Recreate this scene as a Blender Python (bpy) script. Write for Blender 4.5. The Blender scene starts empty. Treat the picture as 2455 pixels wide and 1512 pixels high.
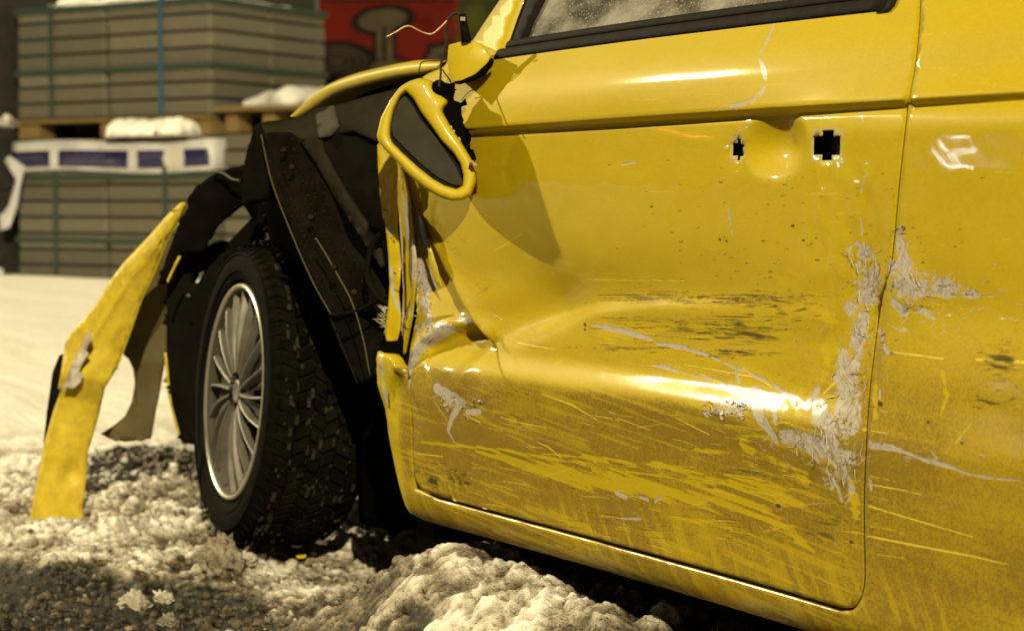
import bpy, math, random
import numpy as np
from mathutils import Vector, Matrix
from mathutils.geometry import delaunay_2d_cdt
random.seed(7); RNG = np.random.default_rng(11)
SC = bpy.context.scene; COL = SC.collection

# ------------------------------------------------------------------ camera
# Measurements were taken off the photograph at 2454 x 1510; F is the focal length in those pixels.
F = 4600.0; CXP, CYP = 1227.0, 755.0
CAM = np.array([2.19, -1.47, 0.72])
YAW = math.atan(2711/F); PITCH = math.atan(266/F)
_h = np.array([-math.cos(YAW), math.sin(YAW), 0.0])
RGT = np.array([_h[1], -_h[0], 0.0])
FWD = _h*math.cos(PITCH) + np.array([0, 0, -math.sin(PITCH)])
UP = np.cross(RGT, FWD)
cam = bpy.data.cameras.new('camera'); camo = bpy.data.objects.new('camera', cam); COL.objects.link(camo)
camo.matrix_world = Matrix(((RGT[0], UP[0], -FWD[0], CAM[0]), (RGT[1], UP[1], -FWD[1], CAM[1]), (RGT[2], UP[2], -FWD[2], CAM[2]), (0, 0, 0, 1)))
cam.sensor_width = 36; cam.lens = F/2454*36; cam.clip_start = .05; cam.clip_end = 500
cam.dof.use_dof = True; cam.dof.focus_distance = 2.55; cam.dof.aperture_fstop = 7.0
SC.camera = camo

# ------------------------------------------------------------------ light: night, two street lamps and a dim warm sky
wd = bpy.data.worlds.new('World'); SC.world = wd; wd.use_nodes = True
wn = wd.node_tree.nodes; wn['Background'].inputs[0].default_value = (1.0, .84, .50, 1); wn['Background'].inputs[1].default_value = .10
LA = Vector((-.78, -.42, .47)).normalized()      # towards the lamp ahead of the car
LB = Vector((.83, -.36, .43)).normalized()       # towards the lamp behind the photographer
su = bpy.data.lights.new('street_light_ahead', 'SUN'); su.energy = 5.0; su.angle = math.radians(.9); su.color = (1, .875, .52)
suo = bpy.data.objects.new('street_light_ahead', su); COL.objects.link(suo); suo.rotation_euler = LA.to_track_quat('Z', 'Y').to_euler()
lb = bpy.data.lights.new('street_light_behind', 'POINT'); lb.energy = 10300*(40/12)**2; lb.shadow_soft_size = .3; lb.color = (1, .875, .52)
lbo = bpy.data.objects.new('street_light_behind', lb); COL.objects.link(lbo); lbo.location = Vector((-.3, -.05, .6)) + LB*40
SC.view_settings.view_transform = 'Standard'; SC.view_settings.look = 'None'; SC.view_settings.gamma = 1
SC.view_settings.use_curve_mapping = False; SC.view_settings.exposure = 0
SC.cycles.max_bounces = 6; SC.cycles.caustics_reflective = False; SC.cycles.caustics_refractive = False
SC.cycles.sample_clamp_indirect = 4

# ------------------------------------------------------------------ geometry helpers
def raydir(px, py):
    px = np.asarray(px, float); py = np.asarray(py, float)
    return FWD + ((px-CXP)/F)[..., None]*RGT - ((py-CYP)/F)[..., None]*UP
def at(px, py, kind, val):
    """the place seen at a measured point, at known X, Y, Z or distance D"""
    d = raydir(px, py)
    if kind == 'D': return CAM + d*val
    if kind == 'T':       # on the inward-leaning upper body, VAL behind its skin
        y = .04
        for _ in range(8): p = CAM+d*((y-CAM[1])/d[1]); y = float(np.interp(min(p[2], 1.39), _lz, _ly)+bow(p[0], p[2]))+val
        return p
    i = 'XYZ'.index(kind); return CAM + d*((val-CAM[i])/d[i])
def depth(p): return float(np.dot(np.asarray(p)-CAM, FWD))
_T = {}
def grid_noise(x, y, seed=0):
    x = np.asarray(x, float); y = np.asarray(y, float)
    T = _T.get(seed)
    if T is None: T = _T[seed] = np.random.default_rng(seed+100).random((256, 256))
    xi = np.floor(x).astype(int); yi = np.floor(y).astype(int); fx = x-xi; fy = y-yi
    fx = fx*fx*fx*(fx*(fx*6-15)+10); fy = fy*fy*fy*(fy*(fy*6-15)+10)
    a = T[xi % 256, yi % 256]; b = T[(xi+1) % 256, yi % 256]; c = T[xi % 256, (yi+1) % 256]; d = T[(xi+1) % 256, (yi+1) % 256]
    return (a*(1-fx)+b*fx)*(1-fy)+(c*(1-fx)+d*fx)*fy*1.0
def fbm(x, y, oct=4, seed=0, gain=.5, ridged=False):
    s = 0; a = 1; n = 0
    for k in range(oct):
        v = grid_noise(x*2**k+k*17.3, y*2**k+k*9.1, seed+k)
        if ridged: v = abs(2*v-1)
        s = s+v*a; n += a; a *= gain
    return s/n
def sst(e0, e1, x):
    t = np.clip((np.asarray(x, float)-e0)/(e1-e0), 0, 1); return t*t*(3-2*t)

def put(name, me, parent=None, mat=None):
    o = bpy.data.objects.new(name, me); COL.objects.link(o)
    if parent: o.parent = parent
    if mat is not None and not me.materials:
        for m in (mat if isinstance(mat, (list, tuple)) else [mat]): me.materials.append(m)
    return o
def origin(parent):
    L = Vector((0, 0, 0))
    while parent: L += parent.location; parent = parent.parent
    return np.array(L)
def mk(name, verts, faces, mat, parent=None, smooth=True, uv=None, kind=None, label=None):
    """one mesh object from world-space points"""
    V = np.asarray(verts, float)-origin(parent)
    me = bpy.data.meshes.new(name); me.from_pydata(V.tolist(), [], [list(map(int, f)) for f in faces]); me.update()
    if smooth: me.polygons.foreach_set('use_smooth', [True]*len(me.polygons))
    if uv is not None:
        ul = me.uv_layers.new(name='UVMap'); li = np.empty(len(me.loops), int); me.loops.foreach_get('vertex_index', li)
        ul.data.foreach_set('uv', np.asarray(uv, float)[li].ravel())
    o = put(name, me, parent, mat)
    if kind: o['kind'] = kind
    if label: o['label'] = label
    return o
def thing(name, label, cat, loc, group=None):
    o = bpy.data.objects.new(name, None); COL.objects.link(o); o.location = Vector(loc); o['label'] = label; o['category'] = cat
    o.empty_display_size = .1
    if group: o['group'] = group
    return o
def tag(o, label, cat, group=None):
    o['label'] = label; o['category'] = cat
    if group: o['group'] = group
    return o
class MB:
    def __init__(s): s.v = []; s.f = []
    def add(s, v, f):
        n = len(s.v); s.v += [tuple(p) for p in v]; s.f += [tuple(i+n for i in q) for q in f]; return s
    def box(s, c, ax, ay, az, bev=0):
        c = np.asarray(c, float); ax, ay, az = map(lambda q: np.asarray(q, float), (ax, ay, az))
        v = [c+ax*i+ay*j+az*k for k in (-1, 1) for j in (-1, 1) for i in (-1, 1)]
        return s.add(v, [(0, 2, 3, 1), (4, 5, 7, 6), (0, 1, 5, 4), (2, 6, 7, 3), (0, 4, 6, 2), (1, 3, 7, 5)])
    def tube(s, P, r, n=8, cap=True):
        P = [Vector(p) for p in P]; R = r if isinstance(r, (list, tuple)) else [r]*len(P); rings = []; up = Vector((.13, .21, .97))
        for i, p in enumerate(P):
            t = (P[min(i+1, len(P)-1)]-P[max(i-1, 0)]).normalized(); a = t.cross(up)
            if a.length < .05: a = t.cross(Vector((1, 0, 0)))
            a.normalize(); b = t.cross(a); rings.append([p+(a*math.cos(q)+b*math.sin(q))*R[i] for q in [2*math.pi*k/n for k in range(n)]])
        v = [x for q in rings for x in q]; f = []
        for i in range(len(P)-1):
            for k in range(n): f.append((i*n+k, i*n+(k+1) % n, (i+1)*n+(k+1) % n, (i+1)*n+k))
        if cap: f += [tuple(range(n))[::-1], tuple((len(P)-1)*n+k for k in range(n))]
        return s.add(v, f)
    def build(s, name, mat, parent=None, **k): return mk(name, s.v, s.f, mat, parent, **k)
def spline(P, n=8):
    """Catmull-Rom through points"""
    P = [np.asarray(p, float) for p in P]; Q = [2*P[0]-P[1]]+P+[2*P[-1]-P[-2]]; out = []
    for i in range(1, len(Q)-2):
        for t in np.linspace(0, 1, n, endpoint=False):
            a, b, c, d = Q[i-1:i+3]; out.append(.5*((2*b)+(-a+c)*t+(2*a-5*b+4*c-d)*t*t+(-a+3*b-3*c+d)*t**3))
    out.append(P[-1]); return out
def inside(P, poly):
    P = np.asarray(P); x, y = P[:, 0], P[:, 1]; r = np.zeros(len(P), bool); n = len(poly); j = n-1
    for i in range(n):
        xi, yi = poly[i]; xj, yj = poly[j]
        if yi != yj: r ^= ((yi > y) != (yj > y)) & (x < (xj-xi)*(y-yi)/(yj-yi)+xi)
        j = i
    return r
def densify(poly, step, closed=True):
    out = []; n = len(poly)
    for i in range(n if closed else n-1):
        a = np.asarray(poly[i], float); b = np.asarray(poly[(i+1) % n], float); k = max(1, int(np.ceil(np.linalg.norm((b-a)[:2])/step)))
        for t in range(k): out.append(a+(b-a)*t/k)
    if not closed: out.append(np.asarray(poly[-1], float))
    return out
def dist_poly(P, poly, closed=True):
    P = np.asarray(P, float); d = np.full(len(P), 1e9); n = len(poly)
    for i in range(n if closed else n-1):
        a = np.asarray(poly[i], float)[:2]; b = np.asarray(poly[(i+1) % n], float)[:2]; ab = b-a; L = max(ab@ab, 1e-18)
        t = np.clip(((P-a)@ab)/L, 0, 1); d = np.minimum(d, np.linalg.norm(P-a-t[:, None]*ab, axis=1))
    return d
def fill(outer, holes, gx, gy, clear):
    """triangulate a polygon with holes, with grid points inside; returns 2D points, faces, number of boundary points"""
    B = []; E = []
    for lp in [outer]+holes:
        n0 = len(B); B += [tuple(p[:2]) for p in lp]; E += [(n0+i, n0+(i+1) % len(lp)) for i in range(len(lp))]
    G = np.array([(x, y) for y in gy for x in gx]); m = inside(G, [tuple(p[:2]) for p in outer])
    for h in holes: m &= ~inside(G, [tuple(p[:2]) for p in h])
    G = G[m]
    if len(G):
        d = np.full(len(G), 1e9)
        for lp in [outer]+holes: d = np.minimum(d, dist_poly(G, lp))
        G = G[d > clear]
    allp = [Vector(p) for p in B]+[Vector(p) for p in G.tolist()]
    v, e, f, ov, oe, of = delaunay_2d_cdt(allp, E, [], 1 if False else 0, 1e-7)
    V = np.array([(q.x, q.y) for q in v]); Fc = np.array([t for t in f if len(t) == 3]); c = V[Fc].mean(axis=1)
    k = inside(c, [tuple(p[:2]) for p in outer])
    for h in holes: k &= ~inside(c, [tuple(p[:2]) for p in h])
    return V, Fc[k]

# ------------------------------------------------------------------ materials
def M(name, col, rough=.6, metal=0, coat=0, coat_r=.06, n_scale=0, n_amt=.3, col2=None, bump=0, b_scale=60, spec=.5, emit=None):
    m = bpy.data.materials.new(name); m.use_nodes = True; N = m.node_tree.nodes; L = m.node_tree.links; b = N['Principled BSDF']
    b.inputs['Base Color'].default_value = (*col, 1); b.inputs['Roughness'].default_value = rough; b.inputs['Metallic'].default_value = metal
    b.inputs['Coat Weight'].default_value = coat; b.inputs['Coat Roughness'].default_value = coat_r; b.inputs['Specular IOR Level'].default_value = spec
    tc = N.new('ShaderNodeTexCoord')
    if n_scale:
        t = N.new('ShaderNodeTexNoise'); t.inputs['Scale'].default_value = n_scale; t.inputs['Detail'].default_value = 8; t.inputs['Roughness'].default_value = .65
        L.new(tc.outputs['Object'], t.inputs['Vector'])
        r = N.new('ShaderNodeValToRGB'); r.color_ramp.elements[0].position = .35; r.color_ramp.elements[1].position = .68
        c2 = col2 or tuple(c*(1-n_amt) for c in col); r.color_ramp.elements[0].color = (*c2, 1); r.color_ramp.elements[1].color = (*col, 1)
        L.new(t.outputs['Fac'], r.inputs['Fac']); L.new(r.outputs['Color'], b.inputs['Base Color'])
    if bump:
        t2 = N.new('ShaderNodeTexNoise'); t2.inputs['Scale'].default_value = b_scale; t2.inputs['Detail'].default_value = 6
        L.new(tc.outputs['Object'], t2.inputs['Vector']); bp = N.new('ShaderNodeBump'); bp.inputs['Strength'].default_value = 1; bp.inputs['Distance'].default_value = bump
        L.new(t2.outputs['Fac'], bp.inputs['Height']); L.new(bp.outputs['Normal'], b.inputs['Normal'])
    return m
YEL = (.42, .314, .003)
m_black = M('black_plastic', (.006, .005, .004), .95, n_scale=9, col2=(.008, .007, .005), bump=.0006, b_scale=25, spec=.0)
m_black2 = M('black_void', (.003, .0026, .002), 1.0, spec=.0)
m_liner = M('dusty_liner', (.0095, .008, .0055), .95, n_scale=14, col2=(.005, .004, .003), bump=.0006, b_scale=40, spec=.0)
m_rail = M('dusty_metal', (.024, .0205, .014), .95, n_scale=11, col2=(.014, .012, .008), bump=.0006, b_scale=60, spec=.0)
m_trim = M('trim_rubber', (.013, .011, .009), .75, n_scale=60, col2=(.007, .006, .005), bump=.0003, b_scale=200, spec=.05)
m_rubber = M('tyre_rubber', (.0035, .0032, .0026), .85, n_scale=30, col2=(.006, .0052, .0038), bump=.0008, b_scale=120, spec=.02)
m_tread = M('tyre_tread', (.0025, .0022, .0018), .95, n_scale=16, col2=(.008, .0068, .004), bump=.0015, b_scale=150, spec=.0)
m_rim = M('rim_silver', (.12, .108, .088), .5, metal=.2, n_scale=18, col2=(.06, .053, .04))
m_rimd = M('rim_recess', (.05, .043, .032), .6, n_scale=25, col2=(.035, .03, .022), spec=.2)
m_chrome = M('rim_lip', (.36, .33, .28), .32, metal=.7)
m_yel = M('yellow_paint', YEL, .5, spec=.25, coat=.5, coat_r=.06, n_scale=16, col2=(.37, .27, .008), bump=.00006, b_scale=400)
m_yeldirt = M('dirty_yellow_paint', (.50, .375, .018), .75, coat=.08, coat_r=.3, n_scale=38, col2=(.36, .255, .020), bump=.0006, b_scale=60, spec=.25)
m_yelback = M('shaded_yellow_back', (.075, .054, .008), .7, n_scale=10, col2=(.04, .03, .006), bump=.001, b_scale=30)  # back of the yellow plastic, darkened also for the shade it hangs in
m_primer = M('torn_filler', (.52, .47, .40), .95, n_scale=34, col2=(.20, .165, .12), bump=.002, b_scale=150)
m_wire = M('copper_wire', (.55, .36, .16), .4, metal=.4)
m_wired = M('dark_wire', (.02, .016, .011), .8, spec=.1)
m_wirep = M('pale_edge', (.09, .075, .045), .8, spec=.1)

# ------------------------------------------------------------------ the side of the car as a surface Y(X, Z)
prof_z = [0, .14, .185, .200, .212, .235, .25, .30, .40, .448, .4555, .460, .466, .480, .494, .55, .65, .75, .822, .8285, .8372, .842, .86, .88, .905, .93, .947, .97, 1.4]
prof_y = [.10, .07, .045, .026, .015, .007, .005, .002, -.009, -.0155, -.0165, -.0158, -.0138, -.0064, .0010, .0074, .003, .0005, .0022, .0040, -.0105, -.0112, -.0095, -.0048, .0065, .023, .035, .049, .25]
_lz = np.arange(0, 1.4, .0005); _ly = np.interp(_lz, prof_z, prof_y)
def _blur(a, s):
    k = np.exp(-.5*(np.arange(-4*s, 4*s+1)/s)**2); k /= k.sum(); return np.convolve(np.pad(a, 4*s, mode='edge'), k, 'valid')
_ly = _blur(_ly, 1)*(np.abs(_lz-.8325) < .02) + _blur(_ly, 9)*(np.abs(_lz-.8325) >= .02)
_lq = _blur(np.where((_lz > .38) & (_lz < .60), np.interp(_lz, [.38, .45, .50, .60], [_ly[760], -.0120, -.0035, _ly[1200]]), _ly), 9)
_lq = np.where((_lz > .36) & (_lz < .62), _lq, _ly)
def pxz(px, py):
    p = at(px, py, 'Y', 0); return p[0], p[2]
def seg(P, X, Z):
    """signed distance above a polyline in the X, Z plane, and how far along it"""
    best = np.full(X.shape, 1e9); sg = np.zeros(X.shape); tt = np.zeros(X.shape); n = len(P)-1
    for i in range(n):
        ax, az = P[i]; bx, bz = P[i+1]; dx, dz = bx-ax, bz-az; L = dx*dx+dz*dz
        t = np.clip(((X-ax)*dx+(Z-az)*dz)/L, 0, 1); qx = X-ax-t*dx; qz = Z-az-t*dz; d = np.hypot(qx, qz); m = d < best
        best = np.where(m, d, best); sg = np.where(m, np.sign(dx*qz-dz*qx), sg); tt = np.where(m, (i+t)/n, tt)
    return best*sg, tt
FOLD = [pxz(*p) for p in [(1120, 835), (1190, 795), (1260, 765), (1330, 742), (1420, 722), (1550, 712), (1750, 712), (1960, 722)]]
DIAG = [pxz(*p) for p in [(1000, 470), (1022, 560), (1060, 650), (1110, 735), (1172, 815)]]
POCK = [pxz(*p) for p in [(1000, 880), (1030, 815), (1075, 778), (1130, 768), (1170, 800)]]
VERT = [pxz(*p) for p in [(1165, 800), (1150, 850), (1130, 920)]]
hcup = pxz(1853, 345); hk1 = pxz(1762, 357); hk2 = pxz(1979, 347)
def bow(X, Z): return .07*np.asarray(sst(.80, .88, Z))*(X+.08)**2-.035*np.asarray(sst(.62, .52, Z))*(X-.2)**2*np.asarray(sst(1.2, .8, X))
def bell(X, Z, c, rx, rz): return np.exp(-((X-c[0])/rx)**2-((Z-c[1])/rz)**2)
def surfY(X, Z):
    X = np.asarray(X, float); Z = np.asarray(Z, float); wq = sst(.43, .50, X); y = np.interp(Z, _lz, _ly)*(1-wq)+np.interp(Z, _lz, _lq)*wq
    y = y + bow(X, Z) + .010*np.clip(-X-.25, 0, 1)**2 + .012*np.clip(X-.6, 0, 2)**2      # the side rounds in towards both ends
    d, t = seg(FOLD, X, Z)                                              # long fold under the handle: soft above, sharp below
    amp = np.interp(t, [0, .15, .4, .55, .8, 1], [.004, .016, .025, .013, .007, 0])
    y = y + amp*np.where(d > 0, np.exp(-(d/.050)**2), np.exp(-(d/np.interp(t, [0, .3, .55, .8], [.034, .024, .010, .008]))**2))
    d, t = seg(DIAG, X, Z)                                              # hollow in front of the diagonal ridge
    a = np.interp(t, [0, .25, .7, 1], [.006, .019, .026, .010])
    y = y + a*(1-sst(-.012, .006, d))*np.exp(-(d/.07)**2) - .004*np.exp(-(d/.02)**2)*np.interp(t, [0, .2, .8, 1], [0, 1, 1, 0])
    d, t = seg(POCK, X, Z)                                              # hollow under the torn ridge near the front edge
    y = y + np.interp(t, [0, .3, .8, 1], [.008, .028, .026, .004])*np.where(d < 0, sst(0, .02, -d)*np.exp(-(d/.06)**2), 0) - .005*np.exp(-(d/.010)**2)
    d, t = seg(VERT, X, Z); y = y - .004*np.exp(-(d/.018)**2)
    y = y + .010*bell(X, Z, pxz(1240, 660), .16, .07) + .004*bell(X, Z, pxz(1700, 860), .18, .04)
    y = y + .021*np.clip(1-(((X-hcup[0])/.066)**2+((Z-hcup[1])/.046)**2), 0, 1)**1.6   # finger recess of the door handle
    y = y + .003*bell(X, Z, hk1, .02, .02)
    c = pxz(2075, 800); y = y + .012*bell(X, Z, c, .030, .10)*(X < c[0]+.03)
    y = y - .005*bell(X, Z, pxz(2170, 690), .03, .03) + .004*bell(X, Z, pxz(2260, 760), .05, .05)
    cr = sst(-.50, -.62, X)*sst(.9, .8, Z)*sst(.3, .36, Z)
    y = y + cr*.010*(fbm(X*22, Z*16, 3, 5, ridged=True)-.35)            # crumpled front edge
    c2 = sst(.34, .42, X)*sst(.56, .48, X)*sst(.82, .7, Z)*sst(.3, .4, Z); y = y + c2*.004*(fbm(X*40, Z*18, 3, 8, ridged=True)-.35)
    y = y + .0016*(1-.7*np.exp(-((Z-.478)/.034)**2))*(fbm(X*5, Z*6, 2, 3)-.5) + (1-.92*np.exp(-((Z-.478)/.034)**2))*sst(.85, .6, Z)*.0020*(fbm(X*9, Z*14, 2, 4)-.5)+sst(.84, .78, Z)*(1-.9*np.exp(-((Z-.478)/.034)**2))*.0007*(fbm(X*32, Z*45, 2, 9)-.5)
    return y
def hit_slow(px, py):
    """where the ray through a measured point meets the car's side"""
    px = np.atleast_1d(np.asarray(px, float)); py = np.atleast_1d(np.asarray(py, float)); d = raydir(px, py)
    lo = (-.12-CAM[1])/d[:, 1]; hi = (.30-CAM[1])/d[:, 1]
    for _ in range(34):
        m = (lo+hi)/2; P = CAM+d*m[:, None]; b = P[:, 1] > surfY(P[:, 0], P[:, 2]); hi = np.where(b, m, hi); lo = np.where(b, lo, m)
    P = CAM+d*lo[:, None]; return P
_hx = np.arange(-120, 2700, 8.); _hy = np.arange(-200, 1900, 8.); _HX, _HY = np.meshgrid(_hx, _hy); _hp = hit_slow(_HX.ravel(), _HY.ravel()); _HT = ((_hp-CAM)@FWD).reshape(_HX.shape)
def hit(px, py):
    px = np.atleast_1d(np.asarray(px, float)); py = np.atleast_1d(np.asarray(py, float)); a = np.clip((px+120)/8, 0, len(_hx)-1.001); b = np.clip((py+200)/8, 0, len(_hy)-1.001)
    i = a.astype(int); j = b.astype(int); a -= i; b -= j; t = (_HT[j, i]*(1-a)+_HT[j, i+1]*a)*(1-b)+(_HT[j+1, i]*(1-a)+_HT[j+1, i+1]*a)*b
    return CAM+raydir(px, py)*t[:, None]
def H(pts): 
    P = hit([p[0] for p in pts], [p[1] for p in pts]); return [(q[0], q[2]) for q in P]

# ------------------------------------------------------------------ damage map of the side, drawn here with numpy
TX0, TX1, TZ0, TZ1 = -.90, 1.02, .12, 1.06; TS = 1150; TW, TH = int((TX1-TX0)*TS), int((TZ1-TZ0)*TS)
_gx, _gz = np.meshgrid(TX0+(np.arange(TW)+.5)/TS, TZ0+(np.arange(TH)+.5)/TS)
NR = fbm(_gx*45, _gz*60, 4, 20)-.5; NF = fbm(_gx*170, _gz*210, 3, 30)-.5
NS = fbm(_gx*7+.6*NR, (_gz+.10*_gx)*190, 3, 31)-.5                     # streaks along the side
_wx = _gx+.012*(fbm(_gx*30, _gz*30, 2, 32)-.5); _wz = _gz+.012*(fbm(_gx*30+5, _gz*30, 2, 33)-.5)
NB = fbm((_wx*.92-_wz*.38)*450, (_wx*.38+_wz*.92)*110, 2, 34)-.5; NB2 = fbm((_wx*.8+_wz*.6)*450, (-_wx*.6+_wz*.8)*130, 2, 35)-.5
NFIB = np.where(fbm(_gx*60, _gz*60, 2, 36) > .5, NB, NB2)               # torn fibres
def uvof(X, Z): return np.stack([(np.asarray(X)-TX0)/(TX1-TX0), (np.asarray(Z)-TZ0)/(TZ1-TZ0)], -1)
def stroke(mask, pts, w, rag=.5, soft=.25, val=1.0, fine=.3, wide=1.25, nz=None):
    """paint a ragged stroke through measured points; w in measured pixels, one or per point"""
    W = [q_*wide for q_ in (w if isinstance(w, (list, tuple)) else [w]*len(pts))]; rag = rag*.6
    if len(pts) == 1: pts = [pts[0], (pts[0][0]+2, pts[0][1])]; W = [W[0]]*2
    q = densify([(p[0], p[1], ww) for p, ww in zip(pts, W)], 12, False); P = hit([a[0] for a in q], [a[1] for a in q])
    dep = (P-CAM)@FWD; R = np.array([a[2] for a in q])*.5*dep/F; pad = R.max()*2.5+.006
    x0 = int((P[:, 0].min()-pad-TX0)*TS); x1 = int((P[:, 0].max()+pad-TX0)*TS)+2; z0 = int((P[:, 2].min()-pad-TZ0)*TS); z1 = int((P[:, 2].max()+pad-TZ0)*TS)+2
    x0, z0 = max(x0, 0), max(z0, 0); x1, z1 = min(x1, TW), min(z1, TH)
    if x1 <= x0 or z1 <= z0: return
    gx = _gx[z0:z1, x0:x1]; gz = _gz[z0:z1, x0:x1]; best = np.full(gx.shape, -9.)
    for i in range(len(P)-1):
        ax, az, bx, bz = P[i, 0], P[i, 2], P[i+1, 0], P[i+1, 2]; dx, dz = bx-ax, bz-az; L = max(dx*dx+dz*dz, 1e-12)
        t = np.clip(((gx-ax)*dx+(gz-az)*dz)/L, 0, 1); r = R[i]+(R[i+1]-R[i])*t; best = np.maximum(best, 1-np.hypot(gx-ax-t*dx, gz-az-t*dz)/np.maximum(r, 1e-5))
    v = sst(0, soft, best+rag*2.4*(NR if nz is None else nz)[z0:z1, x0:x1]+fine*NF[z0:z1, x0:x1])*(best > -1.4)*val
    mask[z0:z1, x0:x1] = np.maximum(mask[z0:z1, x0:x1], v)
def blob_weight(cx, cy, rx, ry):
    P = hit([cx, cx-rx, cx+rx, cx, cx], [cy, cy, cy, cy-ry, cy+ry]); c = P[0]; ax = abs(P[2, 0]-P[1, 0])/2; az = abs(P[3, 2]-P[4, 2])/2
    return np.exp(-((_gx-c[0])/ax)**2-((_gz-c[2])/az)**2)
mP = np.zeros((TH, TW)); mK = np.zeros((TH, TW)); mD = np.zeros((TH, TW)); mC = np.zeros((TH, TW)); mL = np.zeros((TH, TW))
for pts, w, rag in [
    ([(1857, 52), (1843, 90), (1826, 122), (1820, 140)], [3, 10, 12, 8], .35), ([(1820, 140), (1828, 160), (1835, 185), (1830, 215), (1800, 243), (1765, 252)], [5, 9, 12, 14, 11, 10], .4),
    ([(1770, 250), (1735, 256), (1716, 262)], [9, 8, 5], .4), ([(1765, 250), (1762, 270)], [9, 9], .5), ([(1805, 280), (1795, 300), (1770, 312)], [5, 5, 3], .5), ([(1768, 315), (1756, 345)], [4, 3], .6),
    ([(1418, 777), (1440, 781), (1500, 794), (1562, 812)], [4, 9, 12, 8], .25), ([(1575, 822), (1640, 832), (1700, 852)], [6, 11, 7], .3),
    ([(1700, 852), (1760, 878), (1830, 908), (1880, 938), (1950, 985)], [4, 5, 7, 9, 12], .4),
    ([(1562, 873), (1590, 877), (1625, 888)], [3, 8, 5], .3), ([(1625, 888), (1690, 905)], [2, 3], .2), ([(1690, 903), (1730, 920), (1780, 938), (1820, 950)], [5, 12, 22, 30], .4),
    ([(1800, 945), (1845, 960)], [34, 30], .4), ([(1805, 960), (1825, 1005), (1852, 1040), (1868, 1068)], [30, 32, 20, 5], .4), ([(1850, 960), (1860, 1010)], [16, 14], .5),
    ([(1715, 975), (1745, 975), (1775, 985)], [22, 30, 18], .6), ([(1688, 985), (1695, 995)], [10, 10], .6), ([(1700, 952), (1712, 958)], [8, 8], .6), ([(1765, 890), (1772, 915)], [10, 6], .6),
    ([(2070, 610), (2085, 650), (2078, 700), (2050, 740)], [40, 60, 56, 50], .5), ([(2070, 700), (2060, 780), (2048, 850), (2028, 900)], [34, 36, 44, 66], .45),
    ([(2045, 640), (2032, 620), (2036, 595), (2053, 580), (2076, 600)], [8, 8, 7, 7, 9], .4), ([(2025, 880), (2030, 950), (2035, 1030)], [70, 76, 50], .5),
    ([(1965, 920), (1945, 960), (1975, 1010), (1995, 1060)], [16, 26, 50, 40], .5), ([(1880, 1045), (1940, 1060), (2000, 1085), (2050, 1100)], [32, 46, 40, 20], .4),
    ([(1985, 1085), (2015, 1120), (2040, 1170)], [22, 36, 22], .4), ([(1950, 1090), (1985, 1130), (2010, 1170), (2018, 1200)], [12, 8, 8, 4], .5), ([(1990, 1140), (1995, 1165)], [12, 8], .7),
    ([(2155, 545), (2160, 590), (2172, 640)], [8, 26, 40], .6), ([(2140, 640), (2165, 680), (2200, 680), (2270, 690), (2345, 705)], [30, 66, 50, 42, 10], .65),
    ([(2140, 720), (2165, 745)], [20, 26], .8), ([(2205, 740), (2240, 762)], [14, 8], .8), ([(2085, 1062), (2120, 1068), (2160, 1078)], [20, 16, 10], .6),
    ([(2160, 1078), (2210, 1098), (2260, 1112), (2285, 1120)], [7, 9, 12, 8], .4), ([(2285, 1120), (2320, 1134), (2380, 1145), (2445, 1149)], [6, 5, 4, 3], .15),
    ([(2108, 790), (2118, 820), (2130, 850)], [14, 16, 5], .8), ([(2110, 935), (2110, 950)], [12, 10], .7), ([(2085, 1150), (2088, 1170)], [12, 10], .8),
    ([(980, 925), (984, 880), (1000, 838), (1030, 806), (1062, 786), (1080, 782)], [8, 12, 14, 22, 26, 12], .35), ([(1098, 762), (1125, 768), (1158, 785)], [8, 14, 10], .7),
    ([(1045, 930), (1075, 950), (1108, 962)], [20, 34, 24], .5), ([(1105, 965), (1082, 1000), (1074, 1030)], [22, 14, 10], .4), ([(1074, 1030), (1088, 1058)], [7, 3], .4), ([(1120, 985), (1150, 985)], [14, 14], .6),
    ([(972, 460), (985, 520), (1000, 600), (1015, 660), (1022, 715)], [8, 12, 8, 12, 22], .7), ([(1015, 720), (1030, 790)], [26, 18], .8), ([(1032, 640), (1045, 690)], [5, 9], .5),
    ([(1003, 820), (1003, 790), (1014, 770)], [8, 8, 6], .5), ([(928, 350), (935, 420), (932, 500), (942, 560)], [5, 10, 8, 14], 1.0), ([(938, 600), (946, 650), (938, 700), (942, 750), (932, 800)], [12, 16, 12, 18, 8], 1.0), ([(962, 520), (970, 600), (968, 700), (975, 780)], [6, 10, 6, 10], 1.0), ([(985, 480), (998, 550), (1012, 620), (1026, 700)], [10, 18, 14, 24], .9), ([(1002, 650), (1022, 700), (1018, 770)], [16, 28, 20], .9), ([(1040, 800), (1090, 785)], [20, 14], .9), ([(914, 860), (918, 920), (926, 960)], [8, 14, 8], .8), ([(1478, 1180), (1500, 1190)], [12, 9], .8), ([(1535, 1190), (1552, 1196)], [9, 9], .8), ([(1570, 1200), (1583, 1192)], [7, 7], .8), ([(1490, 1240), (1535, 1242)], [7, 5], .8),
    ([(1490, 393), (1522, 388)], [5, 4], .5), ([(1746, 498), (1750, 530), (1756, 565)], [7, 7, 3], .5), ([(2062, 265), (2068, 290)], [6, 5], .6), ([(2072, 420), (2064, 460)], [6, 6], .6), ([(2062, 520), (2066, 560)], [4, 6], .6),
    ([(1200, 480), (1206, 494)], [5, 4], .4), ([(2000, 1300), (2010, 1310)], [3, 3], .8), ([(1735, 352), (1742, 345)], [5, 5], .6), ([(1460, 985), (1475, 990)], [3, 3], .6)]:
    stroke(mP, pts, w, rag*1.1 if min(p[0] for p in pts) > 1870 and max(w) > 20 else rag, nz=NR+.45*NFIB if min(p[0] for p in pts) > 1870 and max(w) > 20 else None)
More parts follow.
